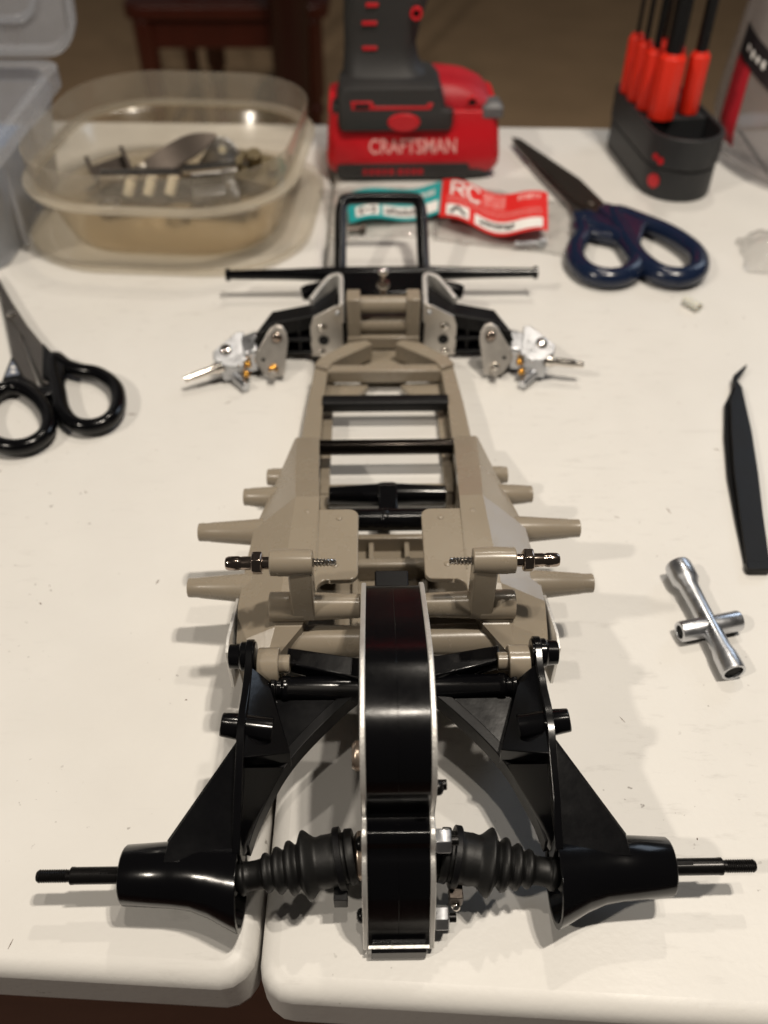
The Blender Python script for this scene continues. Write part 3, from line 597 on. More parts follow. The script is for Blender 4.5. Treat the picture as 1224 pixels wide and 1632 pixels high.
w1 = MB(); ou = [trr(hx, hy, r, z) for z, hx, hy, r in LO]; inn = [trr(hx - 1.4, hy - 1.4, r - 1, max(z, 1.6)) for z, hx, hy, r in LO]
w1.loft(ou + inn[::-1], caps=False); w1.add(trr(70, 68, 46, 0), [tuple(range(36))]); w1.build('tub_wall', CLEAR_TUB, tub, angle=50)
MB().loft([trr(68.5, 66.5, 45, 0.3), trr(68.5, 66.5, 45, 1.5)]).build('tub_bottom', CLEAR_TUB, tub)
MB().loft([trr(87.5, 92.5, 60, 42), trr(94.4, 99, 65, 42.2), trr(95, 99.6, 65, 45), trr(87.5, 92.5, 60, 46)], caps=False, loop=True).build('ledge', TUB_LEDGE, tub, angle=30)
MB().loft([trr(88.4, 94, 61, 45.5), trr(90, 96, 62, 55), trr(90.6, 97, 62, 66.5), trr(89.2, 95.6, 61, 66.5), trr(88.6, 94.6, 61, 55), trr(87, 92.6, 60, 45.5)], caps=False, loop=True).build('rim', TUB_RIM, tub, angle=60)

def loose(name, mb, material, label, cat, loc, rot=(0, 0, 0), bevel=0.4):
    o = mb.build(name, material, None, (0, 0, 0), bevel); o.location = tuple(k * MM for k in loc); o.rotation_euler = tuple(R(a) for a in rot)
    return tag(o, label, cat, 'metal parts heaped in the tub')
def bent_plate(L, W, bend, t=1.6, n=12):
    secs = []
    for i in range(n + 1):
        x = -L / 2 + L * i / n; z = bend * (1 - (2 * i / n - 1) ** 2); ww = W * (1 - 0.85 * max(0, (i / n - .55) / .45) ** 2)
        secs.append([(x, -ww / 2, z), (x, ww / 2, z), (x, ww / 2, z + t), (x, -ww / 2, z + t)])
    return MB().loft(secs)
loose('curved_plate', bent_plate(58, 19, 4), DARKSTEEL, 'pointed grey curved metal plate lying on top of the heap', 'metal plate', (-152, 664, 30), (40, -22, 16))
def tube_piece(L, r): return MB().hollow((-L / 2, 0, 0), (L / 2, 0, 0), r, r * .6, 20)
loose('metal_tube', tube_piece(60, 4.5), CHROME, 'longest shiny tube lying at the front of the heap in the tub', 'tube', (-182, 648, 21), (0, 0, 2))
loose('metal_tube', tube_piece(40, 4.5), CHROME, 'shorter shiny tube lying under the tip of the curved plate', 'tube', (-130, 650, 25), (0, -3, 8))
b_ = MB(); b_.box((0, 0, 6), (30, 24, 3)); b_.box((-13.6, 0, 13), (3, 24, 16)); b_.box((13.6, 0, 12), (3, 24, 14))
loose('u_bracket', b_, DARKSTEEL, 'grey bent bracket at the end of the heap nearest the clear box', 'bracket', (-209, 668, 9), (34, -10, 24))
b_ = MB(); b_.prism(arc((0, 0), 12, 20, 160, 8) + [(-22, -10), (22, -10)], -1, 1, 'y')
tp = thing('triangle_plate', 'grey triangular plate with a hole behind the curved plate', 'metal plate', (-122, 668, 29), R(-12), 'metal parts heaped in the tub')
b_.build('plate', STEEL, tp, bevel=.3); MB().cyl((0, -1.5, 3), (0, 1.5, 3), 3).build('hole_ring', CREAM, tp)
b_ = MB(); b_.loft([[(a, b, 0) for a, b in rrect(0, 0, 20, 14, 4, 4)], [(a, b, 5) for a, b in rrect(0, 0, 20, 14, 4, 4)]]); b_.cyl((-2, 2, 5), (-2, 2, 17), 5.5); b_.box((-13, 0, 8), (6, 14, 7)); b_.cyl((13, 0, 4), (13, 0, 10), 4)
loose('gear_plate', b_, mat('olive_metal', lin(120, 108, 84), 0.4, .8, bump=.3), 'bronze-grey plate with a round stub at the right of the heap', 'metal plate', (-97, 664, 16), (22, 8, -12))
b_ = MB(); b_.box((0, 0, 2), (96, 34, 3)); b_.box((24, 4, 8), (20, 14, 10)); b_.box((-26, 2, 8), (24, 20, 10)); b_.box((2, 6, 9), (16, 16, 12))
loose('base_plate', b_, DARKSTEEL, 'flat grey plate with blocks on it at the bottom of the heap', 'metal plate', (-156, 660, 4), (0, 0, -4))
for i, (x, lab) in enumerate(((-190, 'leftmost of three cream spacers in the tub'), (-175, 'middle one of three cream spacers in the tub'), (-159, 'rightmost of three cream spacers in the tub'))):
    b_ = MB(); b_.turn((0, -6, 0), (0, 6, 0), [(0, 3.8), (.2, 4.0), (.8, 4.0), (1, 3.8)], 18); o = b_.build('spacer', CREAM, None, bevel=.4); o.location = (x * MM, (638 + i) * MM, 15 * MM); o.rotation_euler = (R(62), R(16), R(-8)); tag(o, lab, 'spacer', 'cream spacers in the tub')
b_ = MB(); b_.turn((0, 0, 0), (22, 0, 0), [(0, 3), (.6, 3), (.62, 5), (1, 5)], 16)
loose('bolt', b_, CHROME, 'shiny bolt at the left front of the heap', 'bolt', (-224, 644, 9), (0, -20, 35))
b_ = MB(); b_.box((0, 0, 0), (34, 14, 10)); b_.box((11, 0, 8), (8, 14, 10))
loose('metal_block', b_, STEEL, 'plain metal block in the tub below the triangular plate', 'metal block', (-126, 638, 9), (0, 0, 12))

random.seed(9)
for i, (x, y, lab) in enumerate(((-205, 628, 'small steel washer near the left front wall of the tub'), (-150, 612, 'small steel washer near the front middle of the tub'), (-100, 622, 'small steel washer near the right front wall of the tub'), (-170, 686, 'small steel washer behind the heap in the tub'))):
    b_ = MB(); b_.hollow((0, 0, 0), (0, 0, 2), 9, 4, 20); loose('washer', b_, (STEEL, DARKSTEEL)[i % 2], lab, 'washer', (x, y, 6.5), (random.uniform(-14, 14), random.uniform(-14, 14), 0), .3)
for i, (x, y, a, lab) in enumerate(((-185, 626, 20, 'thin grey strap lying in front of the cream spacers'), (-122, 618, -14, 'thin grey strap lying beside the metal block in the tub'))):
    b_ = MB(); b_.prism(rrect(0, 0, 24, 5, 4.8, 5), 0, 1.8); loose('strap', b_, DARKSTEEL, lab, 'metal strap', (x, y, 5.5), (6, -4, a), .3)
# ================================================================== CLEAR STORAGE BOX
bx = thing('storage_box', 'large clear plastic storage box with its lid standing open', 'storage box', (-390, 560, 0))
BO = (-390, 560, 0)
def rsh(x0, x1, y0, y1, r, z): return [(a, b, z) for a, b in rrect((x0 + x1) / 2, (y0 + y1) / 2, (x1 - x0) / 2, (y1 - y0) / 2, r, 5)]
o1 = [rsh(-520, -257, 540, 690, 14, 0.3), rsh(-524, -252, 537, 696, 16, 40), rsh(-528, -247, 532, 704, 18, 70)]
i1 = [rsh(-521.5, -255.5, 542, 688, 13, 2.2), rsh(-522, -254, 539, 693.5, 15, 40), rsh(-526, -249, 534, 702, 17, 70)]
m = MB(); m.loft(o1 + i1[::-1], caps=False); m.build('box_wall', CLEAR_BOX, bx, BO, angle=50)
MB().loft([rsh(-518, -259, 544, 686, 12, 0.6), rsh(-518, -259, 544, 686, 12, 2.2)]).build('box_bottom', CLEAR_BOX, bx, BO)
m = MB(); m.loft([rsh(-527, -248, 533, 703, 17, 69), rsh(-534, -240, 526, 709, 22, 70), rsh(-534, -240, 526, 709, 22, 83), rsh(-531, -244, 529, 706, 19, 83), rsh(-524, -251, 536, 699, 15, 80)], caps=False, loop=True); m.build('box_rim', CLEAR_BOX, bx, BO, angle=30)
for y in (606,): MB().box((-388, y, 30), (262, 1.6, 56)).build('divider', CLEAR_BOX, bx, BO)
MB().box((-330, 615, 30), (1.6, 140, 56)).build('divider', CLEAR_BOX, bx, BO)
for y in (630, 570): MB().box((-249, y, 36), (3, 5, 62)).build('wall_rib', CLEAR_BOX, bx, BO, .6)
# lid: open, leaning back
L = []
def lid_pt(u, v, t): # u across, v up the lid, t thickness
    return (u, 712 + v * 0.22 - t * .98, 88 + v * 0.976 - t * .21)
def lid_ring(x0, x1, v0, v1, r, t): return [lid_pt(a, b, t) for a, b in rrect((x0 + x1) / 2, (v0 + v1) / 2, (x1 - x0) / 2, (v1 - v0) / 2, r, 6)]
m = MB(); m.loft([lid_ring(-534, -226, 0, 300, 24, 0), lid_ring(-534, -226, 0, 300, 24, 9), lid_ring(-530, -230, 4, 296, 22, 9), lid_ring(-529, -231, 5, 295, 21, 2)], caps=False); m.build('lid_rim', CLEAR_BOX, bx, BO, angle=40)
MB().loft([lid_ring(-534, -226, 0, 300, 24, 0), lid_ring(-534, -226, 0, 300, 24, 1.6)]).build('lid_panel', CLEAR_BOX, bx, BO)
m = MB(); m.loft([lid_ring(-512, -252, 20, 276, 18, 1.5), lid_ring(-512, -252, 20, 276, 18, 5), lid_ring(-508, -256, 24, 272, 16, 5), lid_ring(-508, -256, 24, 272, 16, 1.5)], caps=False, loop=True); m.build('lid_ridge', CLEAR_BOX, bx, BO, angle=40)
# things seen through its wall
m = MB(); m.cyl((-283, 572, 2.5), (-283, 572, 42), 24, n=28); tag(m.build('paint_jar', mat('slate_jar', lin(70, 80, 84), .4), None, (0, 0, 0), 1.0), 'dark slate jar inside the clear box near its front wall', 'jar')
m = MB(); m.box((-292, 650, 24), (50, 64, 42)); tag(m.build('blue_carton', mat('blue_card', lin(96, 128, 170), .6, var=.1), None, (0, 0, 0), 1.0), 'pale blue carton inside the clear box beside the tub', 'carton')

# ================================================================== SCISSORS
def ribbon_ring(pts, r, sq, z, loop=True, n=12): return MB().tube(smooth_path([(a, b, z) for a, b in pts], 5, loop), r, n, loop, sq)
s1 = thing('scissors', 'small scissors with black handles and grey blades, partly off the table picture', 'scissors', (-200, 420, 0))
SO = (-200, 420, 0)
def sp(m, name, material, parent=None, bevel=.4): return m.build(name, material, parent or s1, SO, bevel, 2, 35)
bl1 = sp(MB().prism([(-262, 532), (-250.9, 516.7), (-234.9, 490), (-216.8, 462), (-202.7, 443), (-195, 420), (-189, 404), (-193, 405.8), (-217.9, 454), (-234, 478.2), (-252, 510)], 5.8, 7.4), 'blade', BLADE)
bl2 = sp(MB().prism([(-263, 531), (-248.4, 504), (-228.9, 458.7), (-216.5, 429), (-204, 409.9), (-196, 406.4), (-217, 449), (-232, 486), (-246, 508)], 4.0, 5.6), 'blade', BLADE)
m = MB(); m.turn((-230.6, 475.7, 7.3), (-230.6, 475.7, 8.8), [(0, 3.2), (.6, 3.2), (1, 2)], 18); sp(m, 'rivet', CHROME, None, .1)
h1 = [(-192, 429.8), (-182.8, 421.8), (-174.3, 417.6), (-162.9, 414.0), (-150.8, 402), (-145.5, 385), (-147.5, 372), (-155.4, 366.5), (-165.1, 368.6), (-174.2, 379.5), (-182.1, 399), (-188.9, 415.5)]
sp(ribbon_ring(h1, 4.3, 1.0, 6), 'handle', BLACK, None, 0)
sp(MB().prism([(-202.7, 443.5), (-192.8, 431.3), (-182.3, 423.5), (-181.3, 409.9), (-178.6, 396.3), (-185.2, 401), (-193, 408)], 3.2, 9.2), 'handle_root', BLACK, None, 1.4)
h2 = [(-203, 400.3), (-190.3, 389.7), (-180.8, 374.5), (-178.4, 360.5), (-184.5, 351.3), (-195.3, 349.8), (-207.2, 356.3), (-216.6, 373.2), (-217.7, 391.1), (-211.8, 400.3)]
sp(ribbon_ring(h2, 4.3, 1.0, 6), 'handle', BLACK, None, 0)
sp(MB().prism([(-217.1, 430), (-213.3, 425.4), (-204.1, 409.9), (-190.5, 399), (-185.2, 388.4), (-191.1, 391), (-204.2, 400), (-214.6, 398), (-216, 412.7)], 2.8, 8.2), 'handle_root', BLACK, None, 1.4)
sp(MB().box((-187.5, 396, 6), (9, 9, 5), .6), 'stop_bumper', BLACK, None, 1.0)
sp(MB().prism([(-214.6, 424), (-210.5, 418), (-206.5, 410.5), (-214, 408)], 8.0, 8.5), 'maker_mark', mat('grey_mark', lin(110, 116, 130), .5), None, 0)
for k, (x, y) in enumerate(((-212, 417), (-210.6, 412.5))): sp(MB().box((x, y, 8.6), (2.6, 2.0, .3), -.5), 'maker_print', WHITE, None, 0)

s2 = thing('scissors', 'larger scissors with glossy navy blue handles lying beside the bit holder', 'scissors', (160, 600, 0)); SO2 = (160, 600, 0)
def sq_(m, name, material, bevel=.4): return m.build(name, material, s2, SO2, bevel, 2, 35)
sq_(MB().prism([(108, 754), (115, 750), (153, 670), (166, 622), (158, 606), (142, 632), (124, 690)], 6.2, 8.2), 'blade', DARKSTEEL)
sq_(MB().prism([(108, 751), (113, 744), (147, 660), (162, 606), (150, 596), (139, 598), (138, 632), (122, 690)], 4.0, 6.0), 'blade', BLADE)
m = MB(); m.turn((154, 628, 8.1), (154, 628, 10), [(0, 4.5), (.6, 4.5), (1, 3)], 18); sq_(m, 'rivet', DARKSTEEL, .1)
sq_(ribbon_ring([(142, 596), (158, 584), (170, 566), (171, 543), (162, 526), (148, 520), (135, 527), (129.5, 545), (133, 564), (140, 580)], 6.2, 1.1, 7), 'handle', NAVY, 0)
sq_(MB().prism([(137, 612), (151, 614), (166, 596), (172, 570), (160, 572), (145, 580), (137, 586)], 2.5, 10.5), 'handle_root', NAVY, 2.0)
sq_(ribbon_ring([(168, 612), (186, 598), (203, 578), (213, 553), (209, 531), (196, 520), (182, 524), (173, 541), (170, 560), (168, 582)], 6.4, 1.1, 7.6), 'handle', NAVY, 0)
sq_(MB().prism([(155, 612), (163, 622), (176, 612), (192, 594), (184, 584), (176, 560), (168, 560), (163, 590)], 3.5, 12.5), 'handle_root', NAVY, 2.0)

# ================================================================== BIT HOLDER AND DRIVERS
bh = thing('driver_holder', 'black two-tier driver holder with red dots near the far table corner', 'holder', (222, 712, 0), R(7)); 
def obr(hl, r, z, cx=0, cy=0):
    return [(cx + a, cy + b, z) for a, b in arc((0, -hl), r, 180, 360, 12) + arc((0, hl), r, 0, 180, 12)]
hb = MB().loft([obr(39, 27.5, 0), obr(39, 27.5, 23)]).build('lower_tier', HOLDER, bh, bevel=1.0)
ht = MB(); ht.loft([obr(39, 27.5, 24), obr(39.3, 28.3, 25), obr(39.3, 28.3, 47), obr(39, 25.2, 47), obr(39, 24.6, 26)]); ht.build('upper_tier', HOLDER, bh, bevel=.7)
MB().loft([obr(39, 26.6, 22.5), obr(39, 26.6, 24.5)]).build('groove', HOLE, bh)
m = MB(); m.turn((0, -42, 26.1), (0, -42, 26.6), [(0, 20), (1, 20)], 24); m.build('pocket_floor', HOLE, bh)
MB().prism([(-24, -20), (24, -20), (24, 56), (-24, 56)], 26.5, 45.6).build('socket_deck', HOLDER, bh, bevel=.6)
nrm = math.radians(205)
def dot(ang, z, r):
    a = R(ang); n_ = Vector((math.cos(a), math.sin(a), 0)); p = Vector((0, -39, z)) + n_ * (27.3 if z < 24 else 28.1)
    m = MB(); m.turn(p, p + n_ * .7, [(0, r), (1, r)], 18); m.build('red_dot', RED, bh)
dot(212, 13, 5.2); dot(208, 31, 2.4); dot(218, 29, 2.6)
def driver(x, y, r, top, sr, label, tilt=(0, 0)):
    t = thing('hex_driver', label, 'driver', (x, y, 46), 0, 'red handled drivers in the black holder'); t.rotation_euler = (R(tilt[0]), R(tilt[1]), 0)
    m = MB(); m.turn((0, 0, 0), (0, 0, top), [(0, r), (.06, r), (.94, r), (1, r * .92)], 8); m.build('handle', ORANGERED, t, bevel=.8)
    m = MB(); m.turn((0, 0, top - .5), (0, 0, top + 2), [(0, r * .75), (1, r * .68)], 12); m.build('ferrule', ORANGERED, t, bevel=.3)
    m = MB(); m.cyl((0, 0, top), (0, 0, top + 120), sr, n=6); m.build('shaft', BLACKTEX, t)
driver(212, 694, 10.5, 44, 6.2, 'thickest red handled driver at the front of the holder')
driver(235, 704, 8.0, 42, 4.3, 'red handled driver at the right end of the holder')
driver(204, 712, 7.5, 42, 2.6, 'second driver of the left row in the holder')
driver(200, 730, 7.0, 42, 1.8, 'third driver of the left row in the holder')
driver(197, 747, 6.5, 42, 1.5, 'rearmost driver of the left row in the holder')
driver(224, 726, 7.0, 40, 2.0, 'driver in the middle of the right row, mostly hidden')
driver(219, 748, 6.5, 38, 1.6, 'rear driver of the right row, mostly hidden')

# ================================================================== SMALL BAGS WITH CARD LABELS
def film(name, label, cat, P, hump, seed, parent=None):
    """crumpled clear film over the quad P (four corners), nx by ny grid"""
    nx, ny = 26, 18; vs = []; fs = []
    for j in range(ny + 1):
        for i in range(nx + 1):
            u, v = i / nx, j / ny
            p = (Vector(P[0]) * (1 - u) + Vector(P[1]) * u) * (1 - v) + (Vector(P[3]) * (1 - u) + Vector(P[2]) * u) * v
            e = (math.sin(math.pi * u) * math.sin(math.pi * v)) ** .5
            q = noise.noise((p.x * .06 + seed, p.y * .06, seed)); q2 = noise.noise((p.x * .2, p.y * .16 + seed, 2)); 
            z = .8 + hump * e * (0.6 + .6 * q) + abs(q2) * 4.0 * (0.3 + e)
            vs.append((p.x + 3 * q2, p.y + 3 * q, z)); 
            if i < nx and j < ny: a = j * (nx + 1) + i; fs.append((a, a + 1, a + nx + 2, a + nx + 1))
    m = MB(); m.add(vs, fs)
    c = sum((Vector(k) for k in P), Vector()) / 4
    t = thing(name, label, cat, (c.x, c.y, 0))
    o = m.build('film', FILM, t, (c.x, c.y, 0), angle=70)
    sd = o.modifiers.new('thick', 'SOLIDIFY'); sd.thickness = .00012
    return t, (c.x, c.y, 0)
def card(S, t, off, u0, u1, v0, v1, lift, material, name, parent=None, nu=14, nv=5):
    vs = []; fs = []
    for j in range(nv + 1):
        for i in range(nu + 1):
            u = u0 + (u1 - u0) * i / nu; v = v0 + (v1 - v0) * j / nv
            e = .004; p = S(u, v); n_ = (S(u + e, v) - S(u - e, v)).cross(S(u, v + e) - S(u, v - e)).normalized()
            vs.append(p + n_ * lift)
            if i < nu and j < nv: a = j * (nu + 1) + i; fs.append((a, a + 1, a + nu + 2, a + nu + 1))
    return MB().add(vs, fs).build(name, material, parent or t, off)
def strokes(S, t, off, lines, wd, material, name, parent, lift=.35):
    m = MB()
    for ln in lines:
        for (u0, v0), (u1, v1) in zip(ln, ln[1:]):
            d = Vector((u1 - u0, (v1 - v0) * .45)); L_ = d.length or 1; nx_, ny_ = -d.y / L_ * wd, d.x / L_ * wd / .45
            pts = []
            for (u, v) in ((u0 - nx_, v0 - ny_), (u1 - nx_, v1 - ny_), (u1 + nx_, v1 + ny_), (u0 + nx_, v0 + ny_)):
                e = .004; p = S(u, v); n_ = (S(u + e, v) - S(u - e, v)).cross(S(u, v + e) - S(u, v - e)).normalized(); pts.append(p + n_ * lift)
            m.add(pts, [(0, 1, 2, 3)])
    return m.build(name, material, parent, off)
bagR, offR = film('parts_bag', 'crumpled clear bag with a red card label lying in front of the drill', 'plastic bag', [(34, 585, 0), (134, 560, 0), (150, 640, 0), (44, 682, 0)], 5, 3.1)
def SR(u, v):
    bl, br, tl, tr_ = Vector((40, 604, 5)), Vector((115, 578, 7)), Vector((45, 660, 8)), Vector((120, 624, 14))
    p = (bl * (1 - u) + br * u) * (1 - v) + (tl * (1 - u) + tr_ * u) * v
    p.y -= 12.5 * math.sin(math.pi * min(1, u * 1.06)) * (1 - .35 * v) - 3 * math.sin(2 * math.pi * u); p.z += 4 * math.sin(3 * math.pi * u) * .6 + 4; return p
lr = card(SR, bagR, offR, 0, 1, 0, 1, 0, LABELRED, 'card_label')
RCS = [[(.10, .58), (.10, .92), (.20, .92), (.215, .83), (.20, .75), (.10, .75)], [(.15, .75), (.22, .58)], [(.36, .86), (.33, .92), (.27, .92), (.245, .75), (.27, .58), (.33, .58), (.36, .64)]]
strokes(SR, bagR, offR, RCS, .013, WHITE, 'lettering', lr, .4)
random.seed(4)
fine = []
for v in (.90, .82, .74, .66):
    u = .40
    while u < .60: du = random.uniform(.012, .03); fine.append([(u, v - .05), (u + .004, v + .015)]); u += du
strokes(SR, bagR, offR, fine, .005, PINKW, 'fine_print', lr, .4)
fine = []
u = .72
while u < .92: du = random.uniform(.02, .04); fine.append([(u, .78), (u + .004, .90)]); fine.append([(u, .9 if random.random() < .5 else .78), (u + du * .6, .9 if random.random() < .5 else .78)]); u += du
strokes(SR, bagR, offR, fine, .007, PINKW, 'fine_print', lr, .4)
fine = []
for v in (.52, .46, .40):
    u = .06
    while u < .94: du = random.uniform(.008, .02); fine.append([(u, v), (u + du * .6, v + .02)]); u += du
strokes(SR, bagR, offR, fine, .003, PINKW, 'fine_print', lr, .4)
card(SR, bagR, offR, .06, .27, .06, .33, .35, WHITE, 'print_panel', lr); card(SR, bagR, offR, .32, .95, .06, .30, .35, WHITE, 'print_panel', lr)
strokes(SR, bagR, offR, [[(.10, .12), (.16, .28), (.235, .12)]], .015, INK, 'emblem', lr, .6)
fine = []; u = .37
while u < .68: du = random.uniform(.015, .03); fine.append([(u, .12), (u + .006, .24)]); fine.append([(u, .18), (u + du, random.choice((.12, .24)))]); u += du
strokes(SR, bagR, offR, fine, .006, INK, 'fine_print', lr, .6)

bagT, offT = film('parts_bag', 'flat clear bag with a teal card label behind the black bumper hoop', 'plastic bag', [(-38, 585, 0), (38, 590, 0), (46, 672, 0), (-50, 668, 0)], 3, 8.4)
def ST(u, v):
    bl, br, tl, tr_ = Vector((-25, 600, 3)), Vector((41, 612, 4)), Vector((-29, 644, 5)), Vector((45, 662, 6))
    p = (bl * (1 - u) + br * u) * (1 - v) + (tl * (1 - u) + tr_ * u) * v; p.z += 2.5 * math.sin(2.2 * math.pi * u) + 3; return p
lt = card(ST, bagT, offT, 0, 1, 0, 1, 0, TEAL, 'card_label')
card(ST, bagT, offT, .08, .33, .10, .42, .35, WHITE, 'print_panel', lt); card(ST, bagT, offT, .37, .97, .08, .40, .35, WHITE, 'print_panel', lt)
strokes(ST, bagT, offT, [[(.13, .18), (.13, .34), (.28, .34), (.28, .18), (.13, .18)], [(.17, .26), (.24, .26)]], .012, INK, 'emblem', lt, .6)
fine = []; u = .40
while u < .72: du = random.uniform(.02, .035); fine.append([(u, .14), (u + .006, .32)]); fine.append([(u, .23), (u + du, random.choice((.14, .32)))]); u += du
strokes(ST, bagT, offT, fine, .006, INK, 'fine_print', lt, .6)
fine = []; u = .72
while u < .92: du = random.uniform(.02, .04); fine.append([(u, .6), (u + .004, .78)]); u += du
strokes(ST, bagT, offT, fine, .008, WHITE, 'fine_print', lt, .4)
# small parts in the bags
m = MB(); m.turn((0, 0, 0), (13, 0, 0), [(0, 2), (.7, 2), (.72, 3.6), (1, 3.2)], 14); o = m.build('small_screw', DARKSTEEL, None, bevel=.2); o.location = (-.026, .592, .0045); o.rotation_euler = (0, 0, .25); tag(o, 'dark little screw inside the flat bag with the teal label', 'screw')
m = MB(); m.turn((0, 0, 0), (22, 0, 0), [(0, 2)] + [(k / 12 * .75, 1.7 + .6 * (k % 2)) for k in range(1, 12)] + [(.76, 3.8), (1, 3.2)], 14); o = m.build('small_screw', STEEL, None, bevel=0); o.location = (.092, .572, .0045); o.rotation_euler = (0, 0, .12); tag(o, 'silver screw in the bag under the red label', 'screw')

# ================================================================== TWEEZERS, WRENCH, TUBE
tw = thing('tweezers', 'black tweezers with a bent tip lying on the table', 'tweezers', (180, 340, 0)); TO = (180, 340, 0)
def leaf(z0, z1, dx):
    y = [268, 300, 330, 362, 390, 402, 408]; secs = []
    Lx = [164.8, 170.2, 175.6, 183.0, 190.6, 196.8, 198.0]; Rx = [175.5, 181.5, 187.8, 194.0, 198.5, 200.8, 200.6]
    for i, yy in enumerate(y):
        k = i / 6; z = z0 + (z1 - z0) * k + 1.5 * math.sin(math.pi * k) * (1 if dx > 0 else -.2)
        secs.append([(Lx[i] + dx * math.sin(math.pi * k), yy, z), (Rx[i] + dx * math.sin(math.pi * k), yy, z), (Rx[i] + dx * math.sin(math.pi * k), yy, z + 1.3), (Lx[i] + dx * math.sin(math.pi * k), yy, z + 1.3)])
    z = z1
    for px, py, wd in ((200.8, 413, 1.1), (206, 419, .8), (210.5, 424.5, .3)):
        secs.append([(px - wd, py + wd, z), (px + wd, py - wd, z), (px + wd, py - wd, z + 1.1), (px - wd, py + wd, z + 1.1)])
    return MB().loft(secs)
leaf(2.6, 4.2, 0.6).build('arm', BLACKTEX, tw, TO, .35); leaf(0.6, 2.4, -2.2).build('arm', BLACKTEX, tw, TO, .35)
MB().prism(rrect(170, 268.5, 5.4, 2.6, 1.5, 3), .4, 4.4).build('joint', BLACKTEX, tw, TO, .4)

wr = thing('cross_wrench', 'small shiny four-way cross wrench lying on the table', 'wrench', (138, 232, 0)); WO = (138, 232, 0)
a_ = Vector((132.2, 266.5, 6.4)); b_ = Vector((141.6, 208.8, 5.3))
m = MB(); m.turn(a_, b_, [(.02, 3.4), (0, 3.6), (0, 5.6), (.03, 6.0), (.16, 6.0), (.22, 4.3), (.40, 4.0), (.6, 4.0), (.8, 4.3), (.86, 5.0), (.98, 5.2), (1, 5.0), (1, 3.9), (.9, 3.7)], 28); m.build('long_arm', STEEL, wr, WO, .15)
c_ = Vector((124.6, 229.8, 5.0)); d_ = Vector((151.6, 236.0, 5.0))
m = MB(); m.turn(c_, d_, [(.12, 2.6), (0, 2.9), (0, 4.2), (.03, 4.5), (.97, 4.5), (1, 4.2), (1, 2.9), (.88, 2.6)], 26); m.build('short_arm', STEEL, wr, WO, .15)
for p, q, r in ((a_, b_, 3.3), (b_, a_, 3.6), (c_, d_, 2.7), (d_, c_, 2.7)):
    dd = (q - p).normalized(); m = MB(); m.cyl(p + dd * 1.0, p + dd * 1.4, r, n=6); m.build('socket', HOLE, wr, WO)
m = MB(); m.hollow((193.6, 500.2, 3.1), (200.4, 490.0, 3.1), 3.0, 1.9, 18); tag(m.build('plastic_tube', mat('pale_nylon', lin(205, 205, 196), .4, sss=.3), None, (0, 0, 0), .2), 'short pale plastic tube lying alone near the navy scissors', 'tube')

# ================================================================== CLEAR POUCH AND CRUMPLED FILM AT THE RIGHT
pk = thing('clear_pouch', 'standing clear plastic pouch with red and black print at the table corner', 'pouch', (352, 742, 0), R(-12))
def psec(z, hx, hy, cx, cy, n=30): return [(cx + hx * math.cos(2 * math.pi * k / n) * (1 + .03 * noise.noise((math.cos(6.28 * k / n) * 2, math.sin(6.28 * k / n) * 2, z * .02))), cy + hy * math.sin(2 * math.pi * k / n), z) for k in range(n)]
PS = [(0.4, 66, 88, 0, 0), (6, 74, 96, 0, 0), (30, 78, 92, 0, 4), (70, 76, 72, 2, 14), (120, 72, 44, 4, 22), (180, 68, 16, 6, 28), (210, 66, 3, 6, 30)]
m = MB(); m.loft([psec(*q) for q in PS]); po = m.build('film', POUCH, pk, angle=60)
def pouch_pt(ang, z, lift=.6):
    for q0, q1 in zip(PS, PS[1:]):
        if q0[0] <= z <= q1[0]: break
    t = (z - q0[0]) / (q1[0] - q0[0]); hx, hy, cx, cy = [q0[i] + (q1[i] - q0[i]) * t for i in (1, 2, 3, 4)]
    return Vector((cx + (hx + lift) * math.cos(ang), cy + (hy + lift) * math.sin(ang), z))
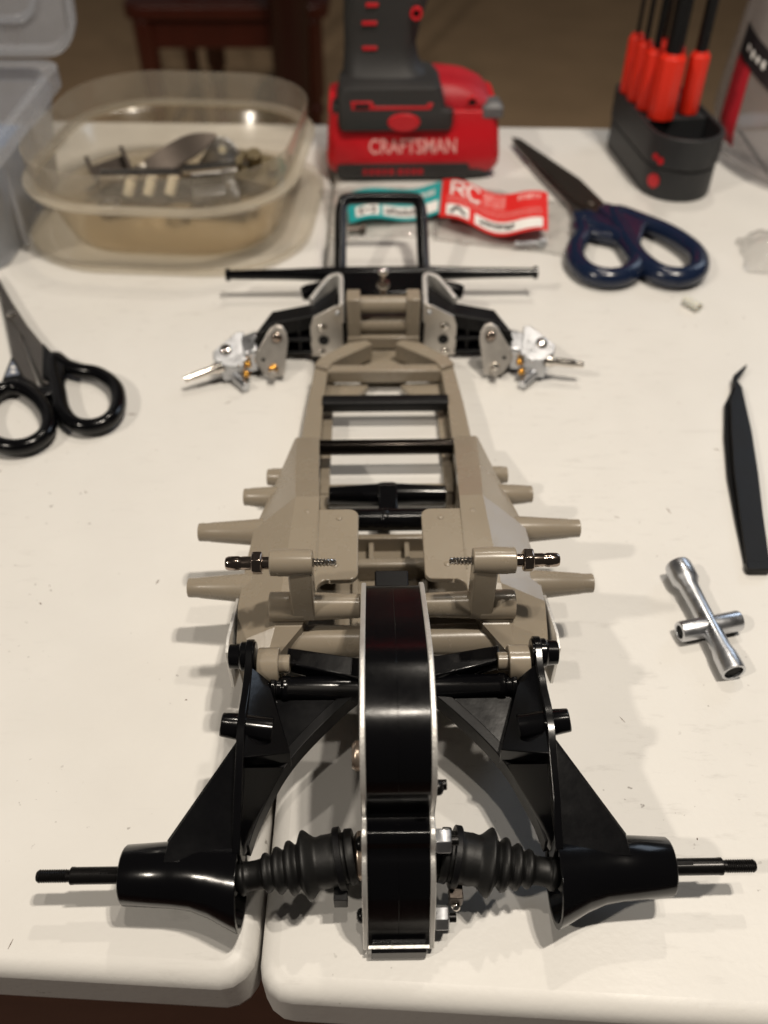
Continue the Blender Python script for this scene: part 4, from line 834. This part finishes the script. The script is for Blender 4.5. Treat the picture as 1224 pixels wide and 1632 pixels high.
def band(a0, a1, z0, z1, sk, material, name, lift=.6):
    vs = []; fs = []; nu, nv = 8, 10
    for j in range(nv + 1):
        for i in range(nu + 1):
            z = z0 + (z1 - z0) * j / nv; a = R(a0 + (a1 - a0) * i / nu); vs.append(pouch_pt(a, z + sk * (i / nu), lift))
            if i < nu and j < nv: k = j * (nu + 1) + i; fs.append((k, k + 1, k + nu + 2, k + nu + 1))
    return MB().add(vs, fs).build(name, material, pk)
DULLRED = mat('printed_red', lin(176, 36, 48), .4); PRINTBLACK = mat('printed_black', lin(34, 30, 32), .35)
band(196, 213, 18, 80, 0, DULLRED, 'red_stripe')
bb = band(197, 262, 76, 96, -30, PRINTBLACK, 'black_band', 1.4)
for k, (a, dz_, h) in enumerate(((206, 0, 4), (211, -1, 5), (216, 0, 4), (221, 0, 5), (230, 2, 11), (237, 1, 10), (244, 2, 12))):
    z0 = 84 - 30 * (a - 197) / 65 + dz_; band(a, a + 2.2, z0, z0 + h, -1, WHITE, 'band_print', 2.2)
m = MB(); m.cyl((-62, -46, 30), (-34, -74, 7), 1.4, n=10); m.build('inner_rod', BLACKOX, pk)

cf, offc = film('clear_wrapper', 'crumpled clear wrapper at the edge of the table nearest the pouch', 'wrapper', [(246, 540, 0), (330, 520, 0), (340, 590, 0), (252, 590, 0)], 26, 15.7)

# ================================================================== crumbs and trimmings on the table top
random.seed(21)
m = MB()
for k in range(95):
    x = random.uniform(-230, 230); y = random.uniform(105, 520); r = random.uniform(.15, .5)
    if abs(x) < 70 and 110 < y < 480: continue
    L_ = r * random.choice((1, 1, 1.5, 3, 6)); a = random.uniform(0, 3.14); d = Vector((math.cos(a), math.sin(a), 0)) * L_; n_ = Vector((-d.y, d.x, 0)).normalized() * r * .6
    c = Vector((x, y, 0)); m.loft([[c - d - n_ * .4, c - d + n_ * .4, c - d * .8 + Vector((0, 0, r * .5))], [c - n_, c + n_, c + Vector((0, 0, r))], [c + d - n_ * .3, c + d + n_ * .3, c + d * .9 + Vector((0, 0, r * .4))]])
o = m.build('crumbs', mat('brown_crumbs', lin(96, 74, 58), .8, var=.5, vscale=300)); tag(o, 'tiny brown crumbs and trimmings scattered on the white table', 'crumbs', kind='stuff')
